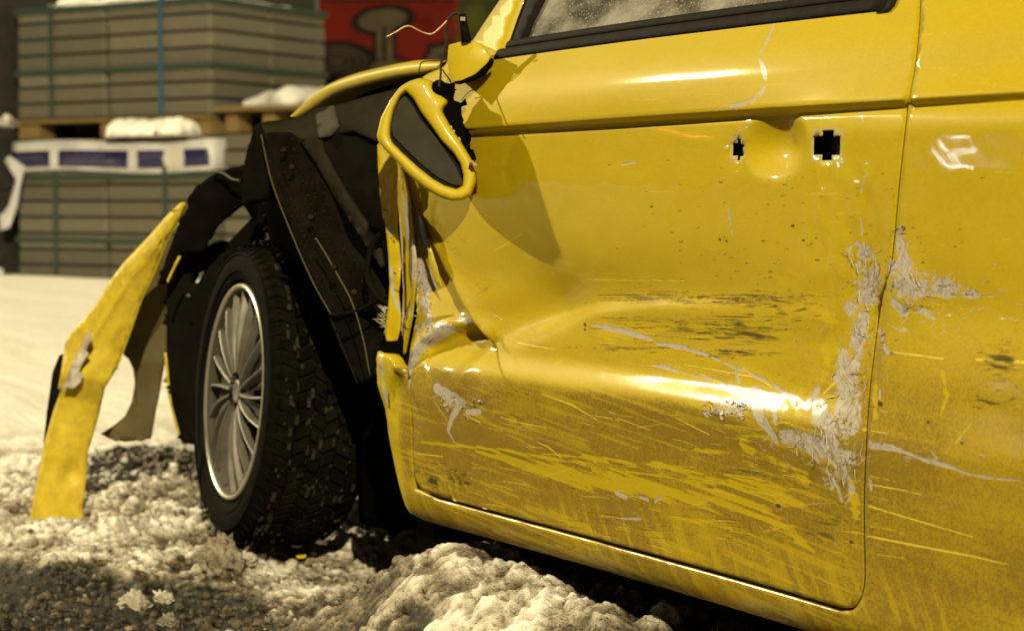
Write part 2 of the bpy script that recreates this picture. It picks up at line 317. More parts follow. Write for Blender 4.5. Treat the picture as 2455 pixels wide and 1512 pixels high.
_hole = sst(.60, .68, fbm(_gx*75, _gz*75, 4, 37)); mP *= 1-.9*_hole*sst(.5, .9, mP)*(_gx > .12)
_r5 = random.Random(55)
for (cx, cy, rx, ry, cnt, an0) in [(2060, 700, 45, 110, 50, 1.2), (2030, 900, 50, 120, 50, 1.3), (1960, 1070, 110, 60, 60, -.5), (2010, 1150, 50, 60, 24, 1.2), (2230, 700, 120, 50, 60, .1), (2160, 620, 22, 80, 24, 1.4), (2230, 770, 80, 30, 16, .2), (1770, 975, 70, 25, 22, .2), (1850, 1000, 40, 50, 18, 1.1), (1010, 720, 24, 80, 30, 1.4), (1080, 960, 50, 40, 20, .4), (2200, 1095, 100, 14, 20, -.25), (2115, 830, 12, 60, 14, 1.4)]:
    for k in range(cnt):
        x = _r5.gauss(cx, rx*.62); y = _r5.gauss(cy, ry*.62); an = an0+_r5.gauss(0, .6); l = _r5.uniform(3, 24)*(1.4 if _r5.random() < .2 else 1); w_ = _r5.uniform(1.2, 4.2)
        stroke(mP, [(x-l/2*math.cos(an), y+l/2*math.sin(an)), (x, y), (x+l/2*math.cos(an), y-l/2*math.sin(an))], [w_*.3, w_, w_*.4], .6, val=_r5.uniform(.5, 1))
def rect_ring(c, rx, rz, wd, val=.9):
    d = np.maximum(np.abs(_gx-c[0])-rx, np.abs(_gz-c[1])-rz); v = sst(wd, wd*.6, d+NR*.006); mP[:] = np.maximum(mP, v*val*.4)
for cx, cy, rx, ry, dens, sx, sz in [
    (1650, 712, 240, 10, .9, 6, 150), (1830, 716, 110, 20, 1.0, 8, 110), (1790, 800, 120, 34, 1.0, 14, 90), (1600, 785, 190, 24, .62, 5, 150), (1470, 828, 120, 8, .8, 5, 150), (1640, 842, 130, 8, .7, 9, 120), (1770, 848, 60, 9, 1.0, 9, 100),
    (1930, 700, 70, 70, .55, 22, 60), (1970, 790, 60, 70, .55, 20, 50), (2400, 870, 60, 55, 1.15, 12, 60), (2375, 965, 60, 9, 1.2, 8, 90), (2330, 930, 40, 14, .7, 12, 80), (1035, 1138, 48, 34, 1.2, 60, 60), (1110, 1150, 55, 34, 1.0, 70, 60),
    (1068, 580, 34, 34, .62, 60, 90), (1150, 690, 30, 26, .62, 60, 90), (2230, 790, 90, 90, .40, 20, 60), (2080, 430, 12, 60, .5, 40, 20), (2068, 540, 14, 60, .6, 40, 20), (2300, 488, 14, 4, 1.3, 8, 60), (2290, 590, 12, 4, 1.2, 8, 60),
    (1720, 1290, 240, 40, .48, 14, 40), (1960, 1260, 80, 50, .75, 20, 40), (1900, 1210, 80, 40, .6, 20, 60), (1500, 1130, 320, 60, .42, 8, 90), (1800, 1130, 140, 22, .72, 6, 90), (2010, 1240, 40, 60, .8, 40, 40), (2320, 600, 130, 90, .32, 14, 60), (2120, 690, 20, 60, .8, 60, 30), (2110, 900, 14, 160, .7, 60, 20), (2034, 735, 12, 20, 1.3, 70, 50), (2040, 930, 40, 110, .7, 60, 40)]:
    dens *= .78; Pq = hit([cx, cx-rx, cx+rx, cx, cx], [cy, cy, cy, cy-ry, cy+ry]); ax = abs(Pq[2, 0]-Pq[1, 0])/2; az = abs(Pq[3, 2]-Pq[4, 2])/2
    x0 = max(0, int((Pq[0, 0]-ax*2-TX0)*TS)); x1 = min(TW, int((Pq[0, 0]+ax*2-TX0)*TS)+2); z0 = max(0, int((Pq[0, 2]-az*2-TZ0)*TS)); z1 = min(TH, int((Pq[0, 2]+az*2-TZ0)*TS)+2); sl_ = (slice(z0, z1), slice(x0, x1)); wx_ = _gx[sl_]; wz_ = _gz[sl_]
    w8 = np.exp(-((wx_-Pq[0, 0])/ax)**2-((wz_-Pq[0, 2])/az)**2)
    n = fbm(wx_*sx*1.4, wz_*sz*1.4, 3, int(cx) % 50); n2 = fbm(wx_*32, wz_*300, 3, 77)
    mK[sl_] = np.maximum(mK[sl_], sst(.49, .66, (n*.5+n2*.5)*(.55+.62*w8*dens))*np.clip(w8*2.2, 0, 1)*min(1, dens+.15))
for pts_ in ([(916, 498), (936, 506)], [(938, 560), (950, 580)], [(935, 640), (952, 655)], [(940, 690), (955, 700)], [(942, 735), (955, 748)], [(936, 780), (952, 790)], [(1004, 560), (1012, 600), (1010, 640)], [(1022, 690), (1030, 740)], [(930, 940), (934, 975)], [(972, 420), (978, 500), (990, 560)]): stroke(mK, pts_, [2, 5], .7)
for (x, y, a, b) in [(1725, 573, 3, 4), (1742, 577, 3, 3), (1736, 567, 2, 2), (1402, 776, 2, 9), (1402, 788, 3, 3), (2040, 1297, 5, 4), (1865, 1210, 6, 4), (1900, 540, 5, 2), (1925, 575, 4, 2), (2110, 965, 5, 10), (1815, 1000, 4, 5), (2225, 1010, 4, 4), (2305, 1060, 4, 3), (2165, 545, 5, 5)]: stroke(mK, [(x-a*.5, y), (x+a*.5, y+b*.3)], [a+b*.6]*2, .3)
rs = random.Random(5)
for (cx, cy, rx, ry, cnt, sl, wmax) in [(1640, 712, 260, 10, 60, .0, 3.2), (1800, 722, 130, 20, 46, .0, 4), (1790, 792, 130, 34, 70, .03, 4.5), (1600, 780, 190, 26, 46, .03, 2.6), (1760, 845, 110, 10, 26, .03, 5), (1520, 832, 150, 9, 22, .02, 2.6), (1900, 740, 60, 50, 26, -.1, 4),
    (2400, 885, 60, 55, 44, .0, 7), (2380, 965, 60, 8, 12, .0, 6), (1800, 1140, 150, 26, 26, .15, 3), (1990, 1240, 60, 60, 34, .4, 3), (1560, 1250, 260, 40, 30, .10, 2.2), (1050, 1140, 50, 26, 60, .3, 4.5), (1115, 1150, 40, 26, 26, 1.2, 3.5), (1085, 590, 40, 40, 24, .5, 1.6), (1150, 690, 30, 24, 18, -.7, 1.6), (2130, 640, 26, 100, 18, 1, 3)]:
    for k in range(cnt):
        x = rs.gauss(cx, rx*.5); y = rs.gauss(cy, ry*.55); l = rs.uniform(.1, .5)*rx*(1 if rx > 60 else .7); w_ = rs.uniform(.9, wmax)
        if x+l/2 < 2450: stroke(mK, [(x-l/2, y-l*sl/2), (x, y+rs.uniform(-1, 1)), (x+l/2, y+l*sl/2)], [w_*.4, w_, w_*.5], 1.0, .5, rs.uniform(.35, .95), nz=NS+.5*NR)
for i in range(190):     # spatter
    x = rs.gauss(1900, 260); y = rs.gauss(560, 170)
    if 1400 < x < 2450 and 380 < y < 1000: s = rs.uniform(1.2, 3.6); stroke(mK, [(x, y), (x+rs.uniform(2, 12), y-rs.uniform(0, 2))], [s, s*.6], .3, val=rs.uniform(.4, .95))
for i in range(90):
    x = rs.uniform(1050, 2440); y = rs.uniform(1000, 1500); s = rs.uniform(1.5, 4)
    try: stroke(mK, [(x, y), (x+rs.uniform(1, 8), y+rs.uniform(-1, 4))], [s, s*.6], .4, val=rs.uniform(.4, .9))
    except Exception: pass
for pts, w in [([(1010, 1058), (1200, 1076), (1400, 1110)], [5, 7, 6]), ([(1140, 1080), (1260, 1110), (1400, 1150), (1560, 1172), (1740, 1205), (1880, 1262), (1950, 1320)], [6, 14, 30, 34, 32, 30, 8]),
    ([(1300, 1085), (1430, 1096), (1560, 1112), (1700, 1134)], [3, 8, 11, 5]), ([(1500, 1128), (1640, 1146), (1750, 1152), (1860, 1180), (1925, 1205)], [3, 9, 20, 44, 10]), ([(1735, 1135), (1850, 1160)], [4, 30]),
    ([(1665, 1076), (1760, 1082), (1850, 1106), (1930, 1140)], [6, 14, 26, 30]), ([(1775, 1060), (1800, 1085)], [22, 40]), ([(1600, 1236), (1680, 1248), (1755, 1264)], [5, 13, 5]), ([(1440, 1150), (1620, 1180)], [4, 18]),
    ([(2040, 1160), (2050, 1220), (2052, 1240)], [16, 30, 8]), ([(2100, 920), (2098, 1000)], [20, 18]), ([(2258, 890), (2270, 950), (2255, 990)], [8, 10, 5]), ([(1210, 1480), (1215, 1500)], [3, 3]),
    ([(1880, 680), (1990, 760)], [50, 30]), ([(1990, 820), (1975, 900)], [34, 20]), ([(1660, 810), (1760, 800)], [10, 6]), ([(1440, 790), (1700, 780)], [30, 16])]: stroke(mC, pts, [q_*1.25 for q_ in w], 1.5, .5, nz=NS*1.1+NR*.35)
for pts, w in [([(1300, 942), (1370, 968), (1430, 1004)], [2, 6, 3]), ([(1200, 998), (1240, 1010), (1310, 1024)], [3, 5, 2]), ([(1288, 1058), (1312, 1068), (1346, 1096)], [3, 5, 3]), ([(1110, 990), (1150, 1010)], [3, 4]),
    ([(1620, 1000), (1700, 1040)], [2, 3]), ([(1040, 960), (1075, 1010)], [3, 2]), ([(1330, 870), (1350, 862)], [3, 2]), ([(1185, 600), (1250, 560)], [2, 3]), ([(1780, 880), (1850, 925)], [4, 7]), ([(1680, 895), (1760, 932)], [3, 5]),
    ([(1640, 872), (1800, 900)], [2, 3]), ([(1560, 915), (1620, 925)], [2, 2]), ([(1480, 1000), (1560, 1030)], [2, 2]),
    ([(2080, 1158), (2160, 1172), (2210, 1184)], [4, 5, 2]), ([(2080, 1210), (2180, 1240), (2330, 1284)], [5, 5, 3]), ([(2080, 1282), (2200, 1306), (2330, 1330), (2420, 1352)], [6, 6, 5, 3]), ([(2140, 842), (2260, 858)], [3, 6]), ([(2330, 1010), (2290, 1060)], [3, 4]),
    ([(2340, 860), (2454, 866)], [6, 12]), ([(2010, 905), (1975, 940)], [12, 8]), ([(1400, 668), (1640, 672)], [2, 2]), ([(1000, 1085), (1060, 1092)], [3, 3]), ([(1240, 820), (1330, 836)], [3, 3])]: stroke(mL, pts, [q_*.75 for q_ in w], .6, .6, .85)
for i in range(90):   # fine pale scratches
    x = rs.uniform(1100, 2100); y = rs.uniform(960, 1330); l = rs.uniform(20, 90); s = .14+rs.gauss(0, .07)+(rs.uniform(-.6, .6) if rs.random() < .12 else 0); stroke(mL, [(x, y), (x+l*.5, y+l*.5*s), (x+l, y+l*s*1.3)], [1, 1.8, .8], .2, .5, rs.uniform(.3, .7))
for i in range(50):
    x = rs.uniform(1400, 2440); y = rs.uniform(60, 900); l = rs.uniform(15, 80); s = rs.uniform(-.12, .1); stroke(mL, [(x, y), (x+l, y+l*s)], [1, 1.2], .2, .5, rs.uniform(.15, .45))
low = sst(.472, .452, _gz+.010*NR); D0 = .60*low*(.62+.75*fbm(_gx*5, _gz*8, 3, 47))
D0 = D0+.20*sst(.72, .45, _gz)*(1-low)+.07
D0 = np.where(_gx > .47, np.maximum(D0, .52*sst(.66, .42, _gz)+.10), D0)
clean_front = sst(-.61, -.64, _gx); D0 = D0*(1-.85*clean_front)
vert = fbm(_gx*55, _gz*5, 3, 41); big = fbm(_gx*7, _gz*9, 3, 42); hor = fbm(_gx*5, _gz*45, 3, 43)
D0 = D0*(.45+.55*sst(.3, .7, big)+.5*(vert-.5)*sst(.40, .28, _gz)+.8*(hor-.5)*sst(.2, .35, _gz)*sst(.6, .4, _gz)+.55)
# run-down streaks, washed clean, on the sill
D0 = D0*(1-.40*sst(.56, .72, fbm(_gx*70+_gz*36, _gz*4, 3, 45))*sst(.34, .27, _gz))
grit = fbm(_gx*430, _gz*430, 2, 46); D0 = D0*(.74+.45*sst(.35, .7, grit)); D0 = D0*(1-.50*sst(.06, .16, NS)*sst(.62, .46, _gz)*(1-.75*sst(.44, .50, _gx))); D0 = D0+.45*sst(.58, .72, fbm(_gx*26, _gz*70, 4, 48))*sst(.60, .40, _gz)*sst(.45, .6, fbm(_gx*4, _gz*5, 2, 49))
D0 = D0*(1-.85*np.exp(-((_gz-.478)/.016)**2)*sst(.50, .44, _gx)*(.6+.8*fbm(_gx*22, _gz*60, 3, 61)).clip(0, 1))  # dirt thinned along the ridge to brighten its highlight
mD = np.clip(D0, 0, 1)*(1-.93*mC)*(1-mL)
rect_ring(hk1, .0125, .0145, .002); rect_ring(hk2, .0265, .0185, .002)
def image(name, chans):
    h, w = chans[0].shape; A = np.ones((h, w, 4), np.float32)
    for i, c in enumerate(chans): A[..., i] = np.clip(c, 0, 1)
    im = bpy.data.images.new(name, w, h, alpha=False, float_buffer=False); im.colorspace_settings.name = 'Non-Color'; im.pixels.foreach_set(A.ravel()); im.update(); return im
im1 = image('side_damage', [mP, mK, mD]); FM = np.clip(sum(blob_weight(*q) for q in ((2060, 680, 60, 130), (2030, 900, 80, 150), (1990, 1080, 130, 110), (2230, 690, 150, 60), (2160, 640, 30, 110), (1010, 720, 40, 120)))*1.5, 0, 1)
im2 = image('side_scratches', [mL, np.clip(.62+1.9*NFIB*FM+.5*NF, 0, 1), mC])

def side_paint():
    m = bpy.data.materials.new('damaged_yellow_paint'); m.use_nodes = True; N = m.node_tree.nodes; L = m.node_tree.links; b = N['Principled BSDF']
    uv = N.new('ShaderNodeTexCoord'); t1 = N.new('ShaderNodeTexImage'); t1.image = im1; t1.extension = 'EXTEND'; t2 = N.new('ShaderNodeTexImage'); t2.image = im2; t2.extension = 'EXTEND'
    for t in (t1, t2): t.interpolation = 'Cubic'; L.new(uv.outputs['UV'], t.inputs['Vector'])
    s1 = N.new('ShaderNodeSeparateColor'); L.new(t1.outputs['Color'], s1.inputs[0]); s2 = N.new('ShaderNodeSeparateColor'); L.new(t2.outputs['Color'], s2.inputs[0])
    def mix(fac, a, c, name=None):
        x = N.new('ShaderNodeMix'); x.data_type = 'RGBA'
        if isinstance(fac, float): x.inputs[0].default_value = fac
        else: L.new(fac, x.inputs[0])
        for i, q in ((6, a), (7, c)):
            if isinstance(q, tuple): x.inputs[i].default_value = (*q, 1)
            else: L.new(q, x.inputs[i])
        return x.outputs[2]
    def math_(op, a, c):
        x = N.new('ShaderNodeMath'); x.operation = op
        for i, q in enumerate((a, c)):
            if isinstance(q, (int, float)): x.inputs[i].default_value = q
            else: L.new(q, x.inputs[i])
        return x.outputs[0]
    def noise(sc, det=4, r=.6):
        x = N.new('ShaderNodeTexNoise'); x.inputs['Scale'].default_value = sc; x.inputs['Detail'].default_value = det; x.inputs['Roughness'].default_value = r; L.new(uv.outputs['Object'], x.inputs['Vector']); return x.outputs['Fac']
    fine = noise(420, 2); mid = noise(70, 6, .7)
    yel = mix(noise(5, 3), YEL, (.385, .280, .004)); gr_ = N.new('ShaderNodeMapRange'); gr_.inputs[1].default_value = .35; gr_.inputs[2].default_value = .7; gr_.inputs[4].default_value = .30; L.new(noise(300, 5, .8), gr_.inputs[0]); yel = mix(gr_.outputs[0], yel, (.25, .165, .006))
    dcol = mix(mid, (.225, .148, .013), (.14, .09, .012))
    df = math_('MULTIPLY', s1.outputs['Blue'], 1.0)
    c = mix(df, yel, dcol)
    c = mix(s2.outputs['Red'], c, (.54, .42, .06))
    c = mix(math_('MULTIPLY', s1.outputs['Green'], .92), c, (.035, .027, .012))
    pr = mix(mid, (.30, .265, .235), (.42, .38, .35)); pr = mix(math_('MULTIPLY', math_('SUBTRACT', 1.0, s2.outputs['Green']), .6), pr, (.17, .14, .105)); c = mix(s1.outputs['Red'], c, pr)
    L.new(c, b.inputs['Base Color'])
    mx = math_('MAXIMUM', math_('MAXIMUM', s1.outputs['Red'], s1.outputs['Green']), s1.outputs['Blue'])
    L.new(math_('ADD', math_('MULTIPLY', mx, .25), .50), b.inputs['Roughness'])
    L.new(math_('MULTIPLY', .52, math_('SUBTRACT', 1.0, math_('MINIMUM', math_('MULTIPLY', mx, .8), 1.0))), b.inputs['Coat Weight'])
    L.new(math_('ADD', .05, math_('MULTIPLY', mx, .18)), b.inputs['Coat Roughness'])
    h = math_('ADD', math_('MULTIPLY', s1.outputs['Red'], -.0006), math_('MULTIPLY', math_('MULTIPLY', s2.outputs['Green'], s1.outputs['Red']), .0005))
    h = math_('ADD', h, math_('MULTIPLY', math_('MULTIPLY', fine, s1.outputs['Blue']), .0005))
    h = math_('ADD', h, math_('MULTIPLY', s2.outputs['Red'], -.0002))
    h = math_('ADD', h, math_('MULTIPLY', noise(16, 2), .0008)); h = math_('ADD', h, math_('MULTIPLY', fine, .00005))
    bp = N.new('ShaderNodeBump'); bp.inputs['Distance'].default_value = 1; L.new(h, bp.inputs['Height']); L.new(bp.outputs['Normal'], b.inputs['Normal'])
    b.inputs['Metallic'].default_value = 0; b.inputs['Specular IOR Level'].default_value = .05
    return m
m_side = side_paint()

# ------------------------------------------------------------------ the wrecked car
car = thing('wrecked_car', 'crashed yellow car with its front wing torn away and its door dented and scraped', 'car', (-.1, .85, 0))
GZ = np.unique(np.concatenate([np.arange(.18, .44, .008), np.arange(.44, .51, .0035), np.arange(.51, .82, .0065), np.arange(.82, .85, .0015), np.arange(.85, 1.0, .007)]))
def panel(name, outer, holes, gx, gz, thick, mat, parent, extra_y=0, clear=.0022, label=None):
    V, Fc = fill(outer, holes, gx, gz, clear); Y = surfY(V[:, 0], V[:, 1])+extra_y
    P = np.stack([V[:, 0], Y, V[:, 1]], 1)
    Fc = np.array([f if np.cross(V[f[1]]-V[f[0]], V[f[2]]-V[f[0]]) > 0 else f[::-1] for f in Fc])
    # returned edges: the rim folds inwards
    cnt = {}
    for f in Fc:
        for a, c in ((f[0], f[1]), (f[1], f[2]), (f[2], f[0])): cnt[(a, c)] = 1
    rim = [(a, c) for (a, c) in cnt if (c, a) not in cnt]; idx = {}; P = P.tolist(); uv = V.tolist(); faces = [tuple(f) for f in Fc]
    for a, c in rim:
        for k in (a, c):
            if k not in idx: idx[k] = len(P); q = P[k]; P.append([q[0], q[1]+(.002 if min(math.hypot(q[0]-hk1[0], q[2]-hk1[1]), math.hypot(q[0]-hk2[0], q[2]-hk2[1])) < .035 else thick), q[2]]); uv.append(uv[k])
        faces.append((c, a, idx[a], idx[c]))
    uvs = np.array(uv); return mk(name, P, faces, mat, parent, True, uvof(uvs[:, 0], uvs[:, 1]), label=label)
seam = [(2203, -30), (2196, 90), (2186, 170), (2172, 248), (2163, 330), (2152, 430), (2142, 540), (2131, 640), (2112, 715), (2100, 780), (2086, 890), (2078, 980), (2072, 1080), (2067, 1180), (2068, 1290), (2069, 1380), (2064, 1415), (2052, 1440), (2035, 1455), (2014, 1454)]
dbot = [(1900, 1420), (1600, 1336), (1300, 1255), (1120, 1207), (1046, 1187)]
dfront = [(1012, 1172), (998, 1150), (992, 1110), (990, 1020), (984, 960), (978, 905), (980, 860), (996, 800), (1000, 740), (992, 690), (985, 620), (976, 540), (970, 470), (972, 400), (978, 300), (992, 225), (1015, 183), (1062, 160), (1082, 132), (1132, 97)]
dtop = [(1195, 124), (1283, 112), (1476, 80), (1688, 57), (1912, 31), (2112, 20), (2140, -5)]
def smooth_loop(pts, n=5): return spline(pts, n)
seam_w = [tuple(p) for p in H([tuple(q) for q in smooth_loop(seam, 5)])]
bot_w = H(dbot); front_w = H([tuple(q) for q in smooth_loop(dfront, 4)]); top_w = H(dtop)
door_outer = densify(top_w[:-1]+seam_w+bot_w+front_w, .007)
def box_hole(c, rx, rz, notch=None, n=3):
    return densify([(c[0]+x, c[1]+z) for x, z in notch] if notch else [(c[0]-rx, c[1]-rz), (c[0]+rx, c[1]-rz), (c[0]+rx, c[1]+rz), (c[0]-rx, c[1]+rz)], .006)
hole1 = box_hole(hk1, 0, 0, [(-.012, -.008), (-.002, -.008), (-.002, -.014), (.006, -.014), (.006, -.009), (.013, -.009), (.013, .006), (.006, .006), (.006, .013), (-.003, .013), (-.003, .008), (-.012, .008)])
hole2 = box_hole(hk2, 0, 0, [(-.026, -.011), (-.010, -.011), (-.010, -.018), (.010, -.018), (.010, -.012), (.024, -.012), (.024, .010), (.012, .010), (.012, .017), (-.010, .017), (-.010, .011), (-.026, .011)])
GXD = np.arange(-.72, .62, .0062)
door = panel('door', door_outer, [hole1, hole2], GXD, GZ, .014, m_side, car)
# side panel (quarter, sill and the foot of the front pillar) with the door opening cut out
def off_line(pts, dx, dz): return [(x+dx, z+dz) for x, z in pts]
g = .0042
hole_door = [(p[0]+g, p[1]) for p in seam_w[:-14]]+[(p[0]+g*.75, p[1]-g*.75) for p in seam_w[-14:-1]]+[(seam_w[-1][0], seam_w[-1][1]-g*1.3)]+[(p[0], p[1]-g*1.3) for p in bot_w]
ap_front = [(990, 1168), (986, 1090), (984, 1000), (976, 912), (958, 880), (930, 850), (906, 840), (903, 868), (904, 905), (916, 960), (930, 1030), (945, 1110), (962, 1180), (984, 1228)]
apf = H(ap_front)
sillz = [(x, .197-.004*sst(0, 1, x)) for x in np.arange(-.60, .80, .05)]
arch = [(1.17+.36*math.cos(a), .31+.36*math.sin(a)) for a in np.linspace(math.pi+.32, -.32, 30)]
outer = [(p[0], p[1]) for p in hole_door]
outer = hole_door + apf + [(x, z) for x, z in sillz if x > apf[-1][0]+.02 and x < arch[0][0]-.02] + arch + [(1.75, .25), (2.0, .40), (2.02, .8), (1.95, 1.05), (1.55, 1.30), (1.30, 1.33), (1.25, 1.31), (1.50, 1.0), (.66, .985), (.58, 1.02), (.50, 1.30), (.40, 1.34), (.395, 1.30), (.41, 1.1), (seam_w[0][0]-.055, .975), (seam_w[0][0]-.05, .955)]
# drop the part of the opening above the window line, then close over the door's rear edge
qpanel = panel('side_panel', densify([p for p in outer], .009), [], np.arange(-.72, 2.05, .0085), np.unique(np.concatenate([GZ, np.arange(1.0, 1.34, .03)])), .02, m_side, car, clear=.003)

# black boxes stand in for the unlit inside of the body
b = MB()
b.box((.65, .86, .52), (1.22, 0, 0), (0, .77, 0), (0, 0, .36)); b.build('inner_black_box', m_black2, car, smooth=False)
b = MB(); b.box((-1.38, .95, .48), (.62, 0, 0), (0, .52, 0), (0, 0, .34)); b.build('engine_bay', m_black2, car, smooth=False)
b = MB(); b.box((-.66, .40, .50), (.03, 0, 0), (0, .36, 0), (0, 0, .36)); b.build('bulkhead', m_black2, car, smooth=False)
# far side, tail and roof, seen only from other places
fx = np.linspace(-.7, 2.0, 12); fz = np.linspace(.2, .95, 8); v = [(x, 1.72-float(np.interp(z, _lz, _ly)), z) for z in fz for x in fx]
mk('far_side_panel', v, [(j*12+i, j*12+i+1, (j+1)*12+i+1, (j+1)*12+i) for j in range(7) for i in range(11)], m_yel, car)
b = MB(); b.box((2.0, .86, .62), (.03, 0, 0), (0, .82, 0), (0, 0, .36)); b.build('tailgate', m_yel, car, smooth=False)
ru = np.linspace(0, 1, 9); v = [(-.02+1.45*s, .24+1.24*t, 1.37+.05*math.sin(math.pi*t)+.03*math.sin(math.pi*s)) for t in ru for s in ru]
mk('roof', v, [(j*9+i, j*9+i+1, (j+1)*9+i+1, (j+1)*9+i) for j in range(8) for i in range(8)], m_yel, car)

# sheets cut out along measured outlines, each point at its own distance
def sheet(name, pts, thick, mat, parent=car, res=14, crumple=0, cs=.05, holes=(), uvmap=False, label=None, seed=0, smooth=True, back=None):
    P3 = [at(p[0], p[1], p[2], p[3]) for p in pts]; T = np.array([depth(p) for p in P3]); B = densify([(p[0], p[1], t) for p, t in zip(pts, T)], res)
    hl = [densify([(h[0], h[1], 0) for h in hh], res) for hh in holes]
    xs = [p[0] for p in pts]; ys = [p[1] for p in pts]
    V, Fc = fill(B, hl, np.arange(min(xs)+res*.5, max(xs), res), np.arange(min(ys)+res*.5, max(ys), res), res*.35)
    A = np.array([(q[0], q[1]) for q in B]); At = np.array([q[2] for q in B])
    Q1 = np.stack([A[:, 0]-CXP, A[:, 1]-CYP, np.ones(len(A))], 1)/1000; co, *_ = np.linalg.lstsq(Q1, 1/At, rcond=None); res_ = 1/At-Q1@co
    d2 = ((V[:, None, :]-A[None])**2).sum(-1)+60; w = 1/d2**1.1; t = 1/(np.stack([V[:, 0]-CXP, V[:, 1]-CYP, np.ones(len(V))], 1)/1000@co+.8*(w*res_).sum(1)/w.sum(1))
    t = t+crumple*.32*(fbm(V[:, 0]*cs, V[:, 1]*cs*.7, 3, seed+60, .38)-.5)+crumple*.12*(fbm(V[:, 0]*cs*1.3, V[:, 1]*cs*.5, 2, seed+61, ridged=True)-.4)
    P = CAM+raydir(V[:, 0], V[:, 1])*t[:, None]
    if all(p[2] == 'T' for p in pts): P = np.array([at(x, y, 'T', pts[0][3]) for x, y in V])
    Fc = [f if np.cross(V[f[1]]-V[f[0]], V[f[2]]-V[f[0]]) < 0 else f[::-1] for f in Fc]
    uv = None
    if uvmap: q = np.array([at(x, y, 'Y', 0) for x, y in V]); uv = uvof(q[:, 0], q[:, 2])
    o = mk(name, P, Fc, mat, parent, smooth, uv, label=label)
    s = o.modifiers.new('thickness', 'SOLIDIFY'); s.thickness = thick; s.offset = -1
    return o
def S(kind, val, pts): return [(x, y, kind, val) for x, y in pts]
def wire(name, pts, r, mat, parent=car, n=6, **k):
    return MB().tube(spline([at(*p) for p in pts], 6), r, n).build(name, mat, parent, **k)

# windscreen pillar, window seal, glass
sheet('windscreen_pillar', S('T', .002, [(1131, 100), (1170, 40), (1203, -8), (1262, -90), (1400, -270), (1470, -270), (1300, -90), (1246, -8), (1226, 45), (1198, 126), (1165, 135)]), .03, m_yel, res=20, uvmap=False)
gx0, gx1 = hit([1198], [120])[0][0], hit([2120], [22])[0][0]
def along(name, zs, dy, mat, x0, x1, thick):
    X = np.linspace(x0, x1, 40); rows = []
    zz = list(zs); pr = [(zz[0], dy[0]+thick), (zz[0], dy[0])]+[(z, d) for z, d in zip(zz[1:-1], dy[1:-1])]+[(zz[-1], dy[-1]), (zz[-1], dy[-1]+thick)]
    v = [(x, float(np.interp(z, _lz, _ly)+bow(x, z))+d+.010*max(-x-.25, 0)**2, z) for x in X for z, d in pr]; n = len(pr); f = []
    for i in range(len(X)-1):
        for j in range(n-1): f.append((i*n+j, (i+1)*n+j, (i+1)*n+j+1, i*n+j+1))
    f += [tuple(range(n)), tuple((len(X)-1)*n+j for j in range(n))[::-1]]
    return mk(name, v, f, mat, car)
zb = .9465
along('window_trim', [zb, zb+.003, zb+.014, zb+.017], [-.001, -.0045, -.0045, -.001], m_trim, gx0, gx1, .03)
along('window_seal', [zb+.0175, zb+.020, zb+.027, zb+.030], [.004, .001, .001, .004], m_trim, gx0+.01, gx1+.01, .03)
sheet('window_frame', S('T', .012, [(1199, 110), (1222, 48), (1246, -12), (1310, -110), (1390, -110), (1300, -12), (1268, 50), (1252, 100)]), .012, m_trim, res=16)
m_glass = bpy.data.materials.new('dusty_glass'); m_glass.use_nodes = True
N = m_glass.node_tree.nodes; L = m_glass.node_tree.links; bs = N['Principled BSDF']; tc = N.new('ShaderNodeTexCoord')
mp = N.new('ShaderNodeMapping'); mp.inputs['Rotation'].default_value = (0, .9, 0); mp.inputs['Scale'].default_value = (6, 6, 11); L.new(tc.outputs['Object'], mp.inputs['Vector'])
n1 = N.new('ShaderNodeTexNoise'); n1.inputs['Scale'].default_value = 1.6; n1.inputs['Detail'].default_value = 8; n1.inputs['Roughness'].default_value = .6; L.new(mp.outputs[0], n1.inputs['Vector'])
r1 = N.new('ShaderNodeValToRGB'); r1.color_ramp.elements[0].position = .38; r1.color_ramp.elements[1].position = .66; r1.color_ramp.elements[0].color = (.03, .027, .02, 1); r1.color_ramp.elements[1].color = (.24, .215, .185, 1)
L.new(n1.outputs['Fac'], r1.inputs['Fac'])
n2 = N.new('ShaderNodeTexNoise'); n2.inputs['Scale'].default_value = 330; n2.inputs['Detail'].default_value = 2; L.new(tc.outputs['Object'], n2.inputs['Vector'])
r2 = N.new('ShaderNodeValToRGB'); r2.color_ramp.elements[0].position = .60; r2.color_ramp.elements[1].position = .70; L.new(n2.outputs['Fac'], r2.inputs['Fac'])
mxg = N.new('ShaderNodeMix'); mxg.data_type = 'RGBA'; L.new(r2.outputs['Color'], mxg.inputs[0]); L.new(r1.outputs['Color'], mxg.inputs[6]); mxg.inputs[7].default_value = (.32, .30, .26, 1)
L.new(mxg.outputs[2], bs.inputs['Base Color']); bs.inputs['Roughness'].default_value = .9; bs.inputs['Specular IOR Level'].default_value = .1; bs.inputs['Coat Weight'].default_value = .15; bs.inputs['Alpha'].default_value = .93
X = np.linspace(gx0-.02, .42, 12); Zg = np.linspace(.955, 1.34, 8)
mk('window_glass', [(x, float(np.interp(z, _lz, _ly)+bow(x, z))+.022, z) for z in Zg for x in X if True], [(j*12+i, j*12+i+1, (j+1)*12+i+1, (j+1)*12+i) for j in range(7) for i in range(11)], m_glass, car)
sheet('seal_end_cap', S('T', -.003, [(2100, 30), (2112, 4), (2122, -12), (2150, -14), (2142, 10), (2128, 26)]), .02, m_trim, res=12)

